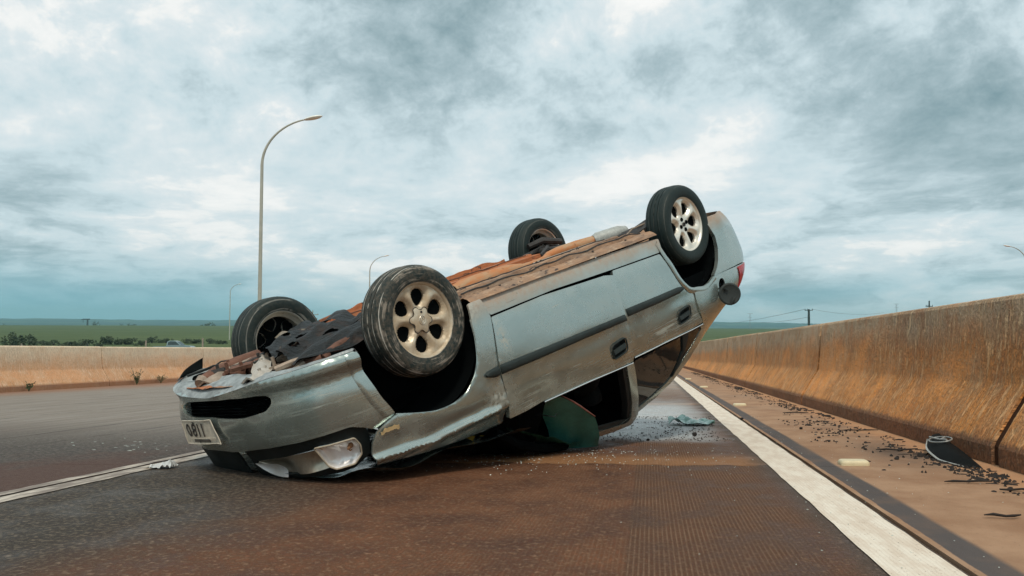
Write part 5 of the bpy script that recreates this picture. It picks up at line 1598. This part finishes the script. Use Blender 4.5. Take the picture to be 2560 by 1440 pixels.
# torn-off mirror and black trim under the door
mb = MB(); rr = random.Random(9)
def blobm(c, d, seed):
    def fn(u, v):
        a = 2 * math.pi * u; b = math.pi * (v - .5); n = Vector((math.cos(a) * math.cos(b), math.sin(a) * math.cos(b), math.sin(b)))
        k = 1 + .35 * noise.noise(n * 1.7 + Vector((seed, 0, 0))); return Vector(c) + Vector((n.x * d[0], n.y * d[1], n.z * d[2])) * k
    mb.grid(fn, 16, 10)
blobm(at(1322, 1030, 5.22), (.07, .05, .045), 2); mb.tube([at(1295, 1046, 5.2), at(1322, 1030, 5.22), at(1345, 1052, 5.3)], [.02, .03, .015], 6)
tag(mb.build('broken_door_mirror', BLACKP), 'smashed black door mirror hanging below the front door edge', 'car mirror')
mb = MB(); c0 = at(1176, 1097, 5.35)
def ypiece(cx, cy, w_, h_, d):
    a, b, c, e = at(cx - w_, cy - h_ * .3, d), at(cx - w_ * .2, cy - h_, d), at(cx + w_, cy - h_ * .7, d), at(cx + w_ * .6, cy + h_, d)
    f = Vector((0, .02, 0)); mb.add([a, b, c, e, a + f, b + f, c + f, e + f], [(0, 3, 2, 1), (4, 5, 6, 7), (0, 1, 5, 4), (1, 2, 6, 5), (2, 3, 7, 6), (3, 0, 4, 7)])
ypiece(1174, 1095, 13, 7, 5.0)
tag(mb.build('yellow_plastic_scrap', YELLOW, smooth=False), 'small bright yellow plastic piece in the black gap under the bonnet', 'plastic piece')
mb = MB(); ypiece(1204, 1091, 9, 4, 5.1)
tag(mb.build('yellow_plastic_sliver', YELLOW, smooth=False), 'thin yellow plastic sliver just right of the larger yellow piece under the car', 'plastic piece')

# crumpled pale green glass lying on the lane
mb = MB()
def gl(u, v):
    x = lerp(.16, .56, u) + .02 * noise.noise((u * 4, v * 3, 1)); w_ = .20 * math.sin(math.pi * min(1, u * .9 + .08))**.6
    y = 7.86 + (v - .5) * 2 * w_
    z = .012 + .06 * abs(noise.noise((u * 3.5, v * 2.5, 3))) + .045 * math.sin(u * 7.5 + v * 2)**2 * (1 - u) + .01 * v
    return Vector((x, y, z))
mb.grid(gl, 18, 12); k0 = len(mb.v); mb.grid(lambda u, v: gl(u, v) - Vector((0, 0, .006)), 18, 12)
tag(mb.build('crumpled_glass', GLASSL, smooth=False), 'crumpled pale green piece of laminated glass lying flat on the lane near the white line', 'broken glass')
# wrapper by the lane line
mb = MB(); c = at(415, 1170, 1) ; base = Vector((-2.71, 4.55, .0))
def wp(u, v): return base + CR * lerp(-.06, .055, u) + Vector((0, lerp(-.05, .05, v), .006 + .045 * abs(noise.noise((u * 4, v * 4, 2))) + .03 * math.exp(-((u - .7) / .2)**2) * math.sin(v * 3.1)))
mb.grid(wp, 14, 8); wr = mb.build('crumpled_wrapper', plain('white_wrapper', (.55, .58, .58), .4, 0, .2, 30), smooth=False)
tag(wr, 'small crumpled white and yellow wrapper lying beside the left lane line', 'litter')
mb = MB(); mb.grid(lambda u, v: base + CR * lerp(-.105, -.058, u) + Vector((0, lerp(-.04, .04, v), .012 + .01 * u)), 3, 3); mb.build('wrapper_end', plain('yellow_wrapper', (.60, .45, .12), .5), wr, smooth=False)

# black trim shell with an oval ring at the foot of the barrier
def shell(u, v):
    y = lerp(5.85, 4.95, u); edge_x = ih([0, .35, .7, 1], [1.73, 1.635, 1.61, 1.64], u); x = lerp(edge_x, 1.80 - .07 * u, v)
    z = ih([0, .3, .6, 1], [.105, .075, .050, .004], u) * (1 if v < .5 else 1) - .02 * (1 - v) + .028 * math.sin(math.pi * v) * math.sin(math.pi * min(1, u * 1.1))**.5 - .02 * (1 - v)**3
    return Vector((x, y, max(z, .004)))
sh = empty('torn_trim_shell', loc=(1.65, 5.4, 0)); tag(sh, 'black torn car trim shell with an oval ring lying at the foot of the orange barrier', 'car part')
def loc(o): o.matrix_parent_inverse = sh.matrix_world.inverted(); return o
bpy.context.view_layer.update()
mb = MB(); mb.grid(shell, 30, 12); mb.grid(lambda u, v: shell(u, v) - Vector((0, 0, .006)), 30, 12); loc(mb.build('shell_skin', plain('matt_black_trim', (.006, .007, .007), .75, 0, .4, 20, .1, spec=.08), sh))
mb = MB(); mb.tube([shell(k / 24, 0) + Vector((0, 0, .003)) for k in range(25)], [.002 + .0045 * math.sin(math.pi * k / 24) for k in range(25)], 6); loc(mb.build('shell_rim', plain('pale_trim_edge', (.42, .44, .42), .5), sh))
oc = shell(.34, .55) + Vector((0, 0, .006)); mb = MB()
el_ = [oc + Vector((.055 * math.cos(a), .115 * math.sin(a), .012 * math.cos(a))) for a in [k * math.pi / 16 for k in range(33)]]
mb.tube(el_, .0045, 8, False)
for a in (.5, 2.6, 4.7): mb.tube([oc, oc + Vector((.051 * math.cos(a), .11 * math.sin(a), .01))], .006, 6)
loc(mb.build('oval_ring', plain('pale_ring', (.30, .31, .30), .45, .2), sh))
# road studs
stud_me = None
for (x, y), lb_ in (((1.10, 5.03), 'cream ceramic road stud nearest the camera on the shoulder'), ((1.085, 10.9), 'second cream road stud along the shoulder, level with the dark crumbs'), ((1.05, 17.3), 'third cream road stud, farther off beside the white edge line'), ((1.03, 23.6), 'farthest tiny cream road stud near the car window')):
    if stud_me is None:
        mb = MB()
        def sf(u, v):
            a = 2 * math.pi * u; cx, cy = math.copysign(abs(math.cos(a))**.35, math.cos(a)), math.copysign(abs(math.sin(a))**.35, math.sin(a))
            r = ih([0, .3, .62, .8, 1], [1, .98, .82, .55, 0], v); return Vector((cx * .078 * r, cy * .055 * r, ih([0, .3, .62, .8, 1], [0, .016, .028, .0265, .0265], v)))
        mb.grid(sf, 32, 10); o = mb.build('road_stud', STUDM); stud_me = o.data
        mb = MB()
        for sg in (-1, 1): mb.add([(-.058, sg * .05 - .0, .012), (.058, sg * .05, .012), (.055, sg * .0475, .022), (-.055, sg * .0475, .022)], [(0, 1, 2, 3)])
    else: o = link(bpy.data.objects.new('road_stud', stud_me))
    o.location = (x, y, .0); o['group'] = 'cream road studs along the shoulder'; tag(o, lb_, 'road stud')

# debris --------------------------------------------------------------
rr = random.Random(21)


def shard(mb, x, y, z, L, t, a, w_=None):
    w_ = w_ or t; c, s_ = math.cos(a), math.sin(a); k = len(mb.v)
    pts = []
    for i in (-.5, 0, .5):
        tt = 1 if i == 0 else rr.uniform(.4, .8); bx, by = rr.uniform(-.1, .1) * L * .4, rr.uniform(-.1, .1) * L * .4
        for j, h in ((-.5, 0), (.5, 0), (.0, 1)):
            lx, ly = i * L + bx, j * w_ * tt + by
            pts.append((x + lx * c - ly * s_, y + lx * s_ + ly * c, z + h * t * tt))
    mb.add(pts, [(0, 1, 4, 3), (3, 4, 7, 6), (1, 2, 5, 4), (4, 5, 8, 7), (2, 0, 3, 5), (5, 3, 6, 8), (0, 2, 1), (6, 7, 8)])


mb = MB()
for k in range(3600):
    y = 4.0 + rr.random()**1.6 * 30; c = 1.80 - abs(rr.gauss(0, .13)) - .05
    if 4.6 < y < 8.5: c -= rr.random()**2 * .45
    if noise.noise((c * 4, y * 1.3, 5)) < .05 and rr.random() < .85: continue
    if rr.random() < .86: shard(mb, c, y, .001, rr.uniform(.006, .026), rr.uniform(.004, .014), rr.uniform(0, 6), rr.uniform(.006, .018))
    else: shard(mb, c, y, .001, rr.uniform(.03, .09), rr.uniform(.004, .011), rr.gauss(.3, .7))
o = mb.build('wood_crumb_litter', TWIG, smooth=False); tag(o, 'dark charred crumbs and chips strewn along the foot of the right barrier', kind='stuff')
tw = [(1.52, 5.75, .26, .2, 'blackened stick lying just left of the trim shell'), (1.62, 7.2, .30, .15, 'long charred stick along the barrier foot behind the trim shell'),
      (1.45, 4.35, .22, .1, 'charred stick on the silt in front of the trim shell'), (1.60, 4.12, .20, .3, 'crooked charred twig at the right edge near the barrier'), (1.27, 3.45, .14, .1, 'small lone black twig nearest the camera on the shoulder'),
      (1.50, 9.4, .26, .2, 'dark stick on the crumb trail near the second road stud')]
for x, y, L, a, lb_ in tw:
    mb = MB(); pts = [Vector((x + (q - .5) * L * math.cos(a) + rr.uniform(-.008, .008), y + (q - .5) * L * math.sin(a) + rr.uniform(-.015, .015), .009 + rr.uniform(0, .006))) for q in (0, .25, .5, .75, 1)]
    mb.tube(pts, [rr.uniform(.002, .004), .006, .005, .006, .003], 6)
    if L > .2: mb.tube([pts[2], pts[2] + Vector((.04, .05, .012))], [.005, .002], 5)
    o = mb.build('charred_stick', TWIG); tag(o, lb_, 'stick', 'charred sticks along the barrier foot')
for x, y, r_, lb_ in ((.86, 8.5, .016, 'single black lump on the dark strip beyond the green glass'), (.33, 6.75, .020, 'black lump on the lane just below the crumpled green glass'), (-.02, 6.35, .012, 'small black lump on the lane right of the hanging glass'), (1.22, 7.4, .014, 'black crumb alone on the shoulder before the crumb trail'), (1.40, 5.3, .014, 'black lump on the shoulder between the stud and the trim shell')):
    mb = MB(); mb.grid(lambda u, v: Vector((x, y, r_ * .6)) + Vector((math.cos(2 * math.pi * u) * math.sin(math.pi * v), math.sin(2 * math.pi * u) * math.sin(math.pi * v), .7 * math.cos(math.pi * v))) * r_ * (1 + .5 * noise.noise((u * 3, v * 3, x * 9))), 8, 6)
    tag(mb.build('black_lump', TWIG), lb_, 'lump', 'black lumps on the road')
# glass crumbs
mb = MB()
for k in range(900):
    x = rr.uniform(-.45, .62); y = 6.3 + rr.random() * 2.6
    if noise.noise((x * 2, y * 2, 1)) < -.1: continue
    shard(mb, x, y, .001, rr.uniform(.006, .016), rr.uniform(.003, .008), rr.uniform(0, 6), rr.uniform(.004, .010))
o = mb.build('dark_crumb_litter', PEBBLE, smooth=False); tag(o, 'dark crumbs scattered on the wet patch behind the car', kind='stuff')
mb = MB()
for k in range(420):
    x = rr.gauss(-.75, .55); y = rr.gauss(5.35, .35)
    shard(mb, x, y, .001, rr.uniform(.003, .009), rr.uniform(.002, .005), rr.uniform(0, 6), rr.uniform(.003, .008))
for k in range(260):
    x = rr.gauss(.9, .5); y = rr.uniform(2.6, 9)
    shard(mb, x, y, .005, rr.uniform(.003, .008), rr.uniform(.001, .003), rr.uniform(0, 6), rr.uniform(.002, .005))
for k in range(26):
    x = rr.gauss(-3.55, .30); y = 5.75 + (x + 3.5) * -.12 + rr.gauss(0, .22)
    shard(mb, x, y, .001, rr.uniform(.006, .03), rr.uniform(.001, .003), rr.gauss(0, .3), rr.uniform(.004, .012))
o = mb.build('glass_crumb_litter', CRUMB, smooth=False); tag(o, 'pale glass crumbs scattered on the road around the car', kind='stuff')

# weeds at the foot of the left barrier -----------------------------------------


def weed(c, h, n, mat_, label, seed, spread=.5):
    r = random.Random(seed); mb = MB(); st = MB()
    for k in range(n):
        a = r.uniform(0, 6.28); L = h * r.uniform(.4, 1); d = Vector((math.cos(a) * spread * r.random(), math.sin(a) * spread * r.random(), 1)).normalized()
        p = [Vector(c) + d * L * q + Vector((0, 0, -.25 * L * q * q * r.random())) + Vector((d.x, d.y, 0)) * L * q * q * .5 for q in (0, .35, .7, 1)]
        st.tube(p, [.006, .005, .004, .002], 4)
        for q in range(7):
            b = p[1].lerp(p[3], r.random()); e = Vector((r.gauss(0, 1), r.gauss(0, 1), r.gauss(.2, .7))).normalized() * r.uniform(.02, .06); s_ = e.orthogonal().normalized() * e.length * .35
            mb.add([b, b + e * .5 + s_, b + e, b + e * .5 - s_], [(0, 1, 2, 3)])
    root = empty('weed', loc=c); tag(root, label, 'weed', 'weeds at the foot of the left barrier'); bpy.context.view_layer.update()
    for nm, m_ in (('leaves', mb), ('stems', st)):
        o = m_.build(nm, mat_, root, smooth=False); o.matrix_parent_inverse = root.matrix_world.inverted()
        if nm == 'leaves': o['kind'] = 'stuff'


def ledge(u, v):
    """point on the road at the toe of the left barrier behind pixel u"""
    D = at(u, v, 1) - CW; k = (-12.78 + .085 * 15.6) / (D.x + .085 * D.y); p = CW + D * k; return Vector((p.x, p.y, 0))


weed(ledge(72, 978), .30, 12, plain('green_weed', (.06, .075, .03), .85, 0, .4, 30), 'bushy green weed at the barrier foot, leftmost of the three', 3)
weed(ledge(342, 962), .48, 16, plain('green_weed', (.06, .075, .03), .85), 'tallest grey green weed growing where two barrier segments meet', 5, .35)
weed(ledge(402, 960), .36, 12, LEAFY, 'dry straw coloured weed right of the tall one at the barrier foot', 8, .7)

# street lamps --------------------------------------------------------------------


def street_lamp(base, H, reach, toward, label, k=1.0):
    root = empty('street_lamp', loc=base); tag(root, label, 'street lamp', 'curved arm street lamps along the road'); bpy.context.view_layer.update()
    inv = root.matrix_world.inverted(); B = Vector(base); T = Vector(toward).normalized()
    h0 = H - 2.0; hh = 2.0
    pts = [B + UPT * (h0 * q) for q in (0, .25, .5, .75, 1)]; rad = [.11, .10, .09, .08, .07]
    
    for q in range(1, 13):
        a = q / 12 * math.pi / 2 * .86; pts.append(B + UPT * (h0 + hh * math.sin(a) / math.sin(math.pi / 2 * .86) * 1.0) + T * (reach * (1 - math.cos(a)) / (1 - math.cos(math.pi / 2 * .86)))); rad.append(.065 - .0025 * q)
    mb = MB(); mb.tube(pts, [r_ * k for r_ in rad], 8); o = mb.build('pole', POLEM, root); o.matrix_parent_inverse = inv
    mb = MB(); e = pts[-1]; d = (pts[-1] - pts[-2]).normalized(); d = (d + T * .2).normalized(); side = d.cross(UPT).normalized(); up = side.cross(d)
    def hf(u, v):
        a = 2 * math.pi * u; w_ = ih([0, .15, .5, .85, 1], [.05, .13, .20, .15, .03], v); return e + d * (-.05 + .85 * v) + side * (math.cos(a) * w_) + up * (math.sin(a) * w_ * .42)
    mb.grid(hf, 16, 10); o = mb.build('lamp_head', LAMPM, root); o.matrix_parent_inverse = inv
    mb = MB(); mb.grid(lambda u, v: e + d * (.25 + .42 * v) + side * (.09 * (2 * u - 1)) - up * (.06), 4, 4); o = mb.build('lamp_glass', plain('lamp_lens', (.6, .64, .58), .3), root); o.matrix_parent_inverse = inv


def gz(p): return terr(p.x, p.y)


def lamp_at(u, vt, d, label, left=False, reach_px=None, k=1.0):
    top = at(u, vt, d); b = Vector((top.x, top.y, 0)); zb = max(gz(b), -2.5); H = (top.z - zb)
    base = top - UPT * H; street_lamp(base, H, 1.85, -CR if left else CR, label, k)


lamp_at(657, 300, 38, 'tall street lamp with curved arm standing above the front left wheel')
lamp_at(576, 711, 205, 'distant small street lamp just left of the front left wheel', k=1.25)
lamp_at(925, 641, 118, 'mid distance street lamp rising behind the front right wheel', k=1.1)
lamp_at(2566, 616, 99, 'street lamp reaching in from the right edge above the barrier', True, k=1.1)

# utility poles, pylons, wires ------------------------------------------------------


def util_pole(u, vt, d, arm, label, mat_=DARKPOLE, r_=.16):
    top = at(u, vt, d); H = top.z - gz(top); root = empty('utility_pole', loc=top - UPT * H); tag(root, label, 'utility pole'); bpy.context.view_layer.update(); inv = root.matrix_world.inverted()
    mb = MB(); mb.tube([top - UPT * H, top], [r_ * 1.3, r_], 8); o = mb.build('pole', mat_, root); o.matrix_parent_inverse = inv
    for dz, wd in arm:
        mb = MB(); c = top - UPT * dz; mb.tube([c - CR * wd, c + CR * wd], .09, 6)
        for q in (-.9, -.4, .9): mb.tube([c + CR * wd * q, c + CR * wd * q + UPT * .35], .07, 5)
        o = mb.build('crossarm', mat_, root); o.matrix_parent_inverse = inv
    return top


util_pole(782, 776, 240, ((1.2, 1.6), (2.4, 1.3)), 'thin wooden utility pole with two crossarms seen between the front wheels', WOODP, .13)
tb = util_pole(2022, 773, 210, ((.25, 1.0),), 'dark utility pole with one crossarm rising above the right barrier', DARKPOLE, .26)
util_pole(2323, 752, 200, ((1.3, .8),), 'small dark pole top just visible over the near right barrier', DARKPOLE, .16)


def pylon(u, vt, d, label):
    top = at(u, vt, d); H = top.z - gz(top); root = empty('pylon', loc=top - UPT * H); tag(root, label, 'pylon', 'power line pylons beyond the right barrier'); bpy.context.view_layer.update(); inv = root.matrix_world.inverted()
    w0 = d * 2.2 / 2150; mb = MB()
    for sg in (-1, 1): mb.tube([top - UPT * H + CR * sg * w0, top - UPT * H * .35 + CR * sg * w0 * .6, top + CR * sg * w0 * .5], d * .35 / 2150, 4)
    n = 7
    for k in range(n): mb.tube([top - UPT * H * (k / n) + CR * w0 * .6 * (-1)**k, top - UPT * H * ((k + 1) / n) - CR * w0 * .6 * (-1)**k], d * .22 / 2150, 4)
    o = mb.build('lattice_mast', PYLON, root); o.matrix_parent_inverse = inv
    for dz, wd in ((0, 6.5), (9 * d / 2150, 5)):
        mb = MB(); c = top - UPT * dz; mb.tube([c - CR * wd * d / 2150, c + CR * wd * d / 2150], d * .45 / 2150, 4); o = mb.build('crossarm', PYLON, root); o.matrix_parent_inverse = inv


pylon(1875, 784, 1000, 'pale lattice pylon nearest the car, standing on the green horizon')
pylon(2241, 760, 800, 'pale lattice pylon top showing above the middle of the right barrier')


def wire(p, q, sag, label, th):
    mb = MB(); pts = [p.lerp(q, k / 14) - UPT * sag * 4 * (k / 14) * (1 - k / 14) for k in range(15)]
    mb.tube(pts, th, 4); tag(mb.build('power_cable', PYLON), label, 'cable', 'power cables')


wire(tb - CR * .9, at(1760, 812, 420), 1.0, 'upper power cable falling from the dark pole crossarm towards the car', .055)
wire(tb - CR * .2 - UPT * 1.9, at(1900, 806, 300), .4, 'lower power cable left of the dark pole', .05)
wire(tb + CR * .9, at(2210, 782, 240), .8, 'power cable running right from the dark pole behind the barrier', .04)

# far structure, posts, shrubs -------------------------------------------------------
top = at(222, 798, 880); H = top.z - gz(top); root = empty('field_gantry', loc=top - UPT * H); tag(root, 'tiny dark T shaped gantry on the left field horizon', 'gantry'); bpy.context.view_layer.update(); inv = root.matrix_world.inverted()
px1 = 880 / 2150
mb = MB(); mb.tube([top - UPT * H - CR * 3 * px1, top - CR * 3 * px1], 2.2 * px1, 6); o = mb.build('mast', DARKPOLE, root); o.matrix_parent_inverse = inv
mb = MB(); mb.tube([top - CR * 19 * px1 - UPT * .8 * px1, top - CR * 12 * px1, top + CR * 3 * px1], [.7 * px1, 1.5 * px1, 1.4 * px1], 6); o = mb.build('beam', DARKPOLE, root); o.matrix_parent_inverse = inv
mb = MB(); mb.tube([top - CR * 14 * px1, top - CR * 14 * px1 - UPT * 8 * px1], [.5 * px1, .7 * px1], 6); o = mb.build('hanging_weight', DARKPOLE, root); o.matrix_parent_inverse = inv
for u, v0, h, lb_ in ((54, 866, 1.0, 'thin pale fence post at the far left above the barrier'), (365, 866, 1.45, 'pale fence post left of the parked pickup truck'), (507, 860, 1.35, 'pale fence post right of the pickup truck on the red soil'), (219, 866, 1.0, 'short dark fence post between the two left pale posts')):
    p = at(u, v0 - (866 - 851 if h > 1.2 else 7), 128); Hh = p.z - gz(p); mb = MB(); mb.tube([p - UPT * Hh, p], .11, 6); tag(mb.build('fence_post', WOODP if u != 219 else DARKPOLE), lb_, 'fence post', 'fence posts beyond the left barrier')


def shrub(u0, u1, vt, d, label, seed, name='shrub', mat_=LEAF, dens_=1.0, grp='shrubs along the field edge'):
    r = random.Random(seed); a, b = at(u0, vt, d), at(u1, vt, d); c = (a + b) / 2; W_ = (b - a).length / 2; g0 = gz(c); H = max(.8, c.z - g0); ctr = c - UPT * H
    root = empty(name, loc=ctr); tag(root, label, 'shrub' if name == 'shrub' else 'tree', grp); bpy.context.view_layer.update(); inv = root.matrix_world.inverted()
    mb = MB(); n = int(420 * dens_)
    lobes = [(Vector((r.uniform(-1.1, 1.1), r.uniform(-.5, .5), r.uniform(.05, .45))), r.uniform(.25, .40)) for _ in range(8)] + [(Vector((r.uniform(-.5, .5), r.uniform(-.4, .4), r.uniform(.5, .75))), r.uniform(.2, .35)) for _ in range(5)]
    for k in range(n):
        L, q = r.choice(lobes); p = L + Vector((r.gauss(0, 1), r.gauss(0, 1), r.gauss(0, 1))).normalized() * q * r.random()**.4
        if p.z < 0: p.z = -p.z * .3
        P = ctr + CR * p.x * W_ + Vector((-CR.y, CR.x, 0)) * p.y * W_ + UPT * p.z * H
        e = Vector((r.gauss(0, 1), r.gauss(0, 1), r.gauss(0, 1))).normalized() * W_ * r.uniform(.05, .12); s_ = e.orthogonal().normalized() * e.length * .7
        mb.add([P - e, P + s_, P + e, P - s_], [(0, 1, 2, 3)])
    o = mb.build('foliage', mat_, root, smooth=False); o.matrix_parent_inverse = inv; o['kind'] = 'stuff'
    mb = MB()
    for k in range(4): mb.tube([ctr + CR * r.uniform(-.2, .2) * W_, ctr + CR * r.uniform(-.6, .6) * W_ + UPT * H * .6], [.08, .04], 5)
    o = mb.build('stems', TWIG, root); o.matrix_parent_inverse = inv


sh_ = [(4, 50, 828, 140, 'largest dark shrub at the far left of the field edge'), (36, 92, 836, 146, 'wide dark shrub right of the largest one at far left'), (92, 128, 850, 150, 'low dark shrub left of the first gap in the hedge line'), (122, 150, 848, 152, 'small round shrub with a gap on its left'),
       (150, 196, 854, 150, 'low spreading shrub right of the small round one'), (188, 236, 847, 150, 'dark shrub above the short dark post'), (236, 262, 855, 146, 'small pale shrub left of the tallest middle shrub'), (240, 300, 839, 158, 'tallest shrub in the middle of the hedge line'),
       (290, 345, 844, 158, 'dark wide shrub left of the pale fence post'), (340, 368, 850, 152, 'small shrub behind the pale fence post'), (362, 400, 840, 170, 'shrub behind the bed of the pickup truck'), (398, 430, 843, 172, 'shrub rising behind the pickup cab'),
       (452, 478, 843, 170, 'little pointed shrub right of the pickup truck'), (470, 510, 848, 168, 'low shrub behind the red soil patch'), (508, 545, 845, 168, 'shrub right of the fence post on the red soil'), (540, 575, 850, 165, 'last low shrub beside the front left wheel')]
for k, (a, b, v, d, lb_) in enumerate(sh_): shrub(a, b, v, d, lb_, k + 3, dens_=1.6 if k < 2 else 1.0)
shrub(227, 250, 799, 880, 'tiny dark tree beside the T shaped gantry on the horizon', 61, 'tree', dens_=.5, grp='small trees on the horizon')
shrub(295, 312, 808, 900, 'small rounded tree alone on the field horizon left of centre', 62, 'tree', dens_=.4, grp='small trees on the horizon')
shrub(310, 345, 809, 900, 'low wide tree clump right of the small rounded tree', 63, 'tree', dens_=.5, grp='small trees on the horizon')
shrub(505, 543, 807, 900, 'low wide tree clump on the horizon near the far street lamp', 64, 'tree', dens_=.5, grp='small trees on the horizon')
shrub(0, 22, 808, 900, 'low tree clump on the horizon at the left edge', 65, 'tree', dens_=.5, grp='small trees on the horizon')

# pickup truck ---------------------------------------------------------------------------
pc = at(436, 862, 116); pz0 = gz(pc)
fx = CR.copy(); fy = Vector((-CR.y, CR.x, 0)); PMx = Matrix(((fx.x, fy.x, 0, pc.x), (fx.y, fy.y, 0, pc.y), (0, 0, 1, pz0), (0, 0, 0, 1)))
pk = empty('pickup_truck', mat4=PMx); tag(pk, 'small dark grey pickup truck driving right behind the left barrier', 'pickup truck')
DGREY = plain('pickup_paint', (.20, .30, .31), .3, .3, .1, 2, coat=.5); PGL = plain('pickup_glass', (.03, .05, .05), .1)
def prism(name, prof, w_, mat_, taper=0.0, zt=None):
    n = len(prof); vs = []
    for sg in (-1, 1):
        for x, z in prof:
            k = w_ - (taper * max(0, z - .95))
            vs.append((x, sg * k, z))
    fs = [tuple(range(n)), tuple(range(2 * n - 1, n - 1, -1))] + [(i, i + n, (i + 1) % n + n, (i + 1) % n) for i in range(n)]
    return mesh_obj(name, vs, fs, mat_, pk, False)
body = prism('body', [(-2.55, .45), (2.45, .42), (2.58, .60), (2.55, .88), (2.30, 1.02), (1.25, 1.12), (.60, 1.16), (-.75, 1.14), (-.78, .98), (-2.50, .98), (-2.58, .90)], .88, DGREY)
prism('cab', [(1.20, 1.12), (.55, 1.66), (.20, 1.74), (-.45, 1.72), (-.72, 1.60), (-.76, 1.12)], .80, DGREY, .25)
for sg in (-1, 1):
    mesh_obj('side_window', [(.95, sg * .775, 1.16), (.42, sg * .655, 1.62), (-.30, sg * .645, 1.65), (-.60, sg * .66, 1.55), (-.62, sg * .775, 1.16)], [(0, 1, 2, 3, 4)], PGL, pk, False)
mesh_obj('windscreen', [(1.20, -.70, 1.14), (1.20, .70, 1.14), (.60, .60, 1.64), (.60, -.60, 1.64)], [(0, 1, 2, 3)], PGL, pk, False)
for sg in (-1, 1):
    mb = MB(); mb.box((2.50, sg * .66, .80), (.14, .34, .18)); mb.build('headlight', plain('lit_glass', (.8, .8, .75), .2), pk, smooth=False)
mb = MB(); mb.box((2.55, 0, .62), (.10, 1.5, .12)); mb.build('front_bumper', CHROME, pk, smooth=False)
for x in (-1.62, 1.62):
    for sg in (-1, 1):
        mb = MB(); mb.lathe_y([(0, -.1), (.22, -.1), (.36, -.11), (.38, -.06), (.38, .06), (.36, .1), (0, .1)], 24, (x, sg * .80, .38)); mb.build('wheel', TYRE, pk)

# air ------------------------------------------------------------------------------------
HZ = mat('haze_air', lambda t: None); tr = HZ.node_tree; tr.nodes.clear()
vo = tr.nodes.new('ShaderNodeVolumePrincipled'); vo.inputs['Color'].default_value = (.48, .85, .92, 1); vo.inputs['Density'].default_value = .00022; vo.inputs['Anisotropy'].default_value = 0.1
mo = tr.nodes.new('ShaderNodeOutputMaterial'); tr.links.new(vo.outputs[0], mo.inputs['Volume'])
L_ = 5400; vs = []
for z in (-90, 75):
    for x, y in ((-L_, -L_), (L_, -L_), (L_, L_), (-L_, L_)): vs.append((x, y, PA * x + PB * y + z))
hz_ = mesh_obj('haze', vs, [(0, 3, 2, 1), (4, 5, 6, 7), (0, 1, 5, 4), (1, 2, 6, 5), (2, 3, 7, 6), (3, 0, 4, 7)], HZ, None, False); hz_['kind'] = 'stuff'
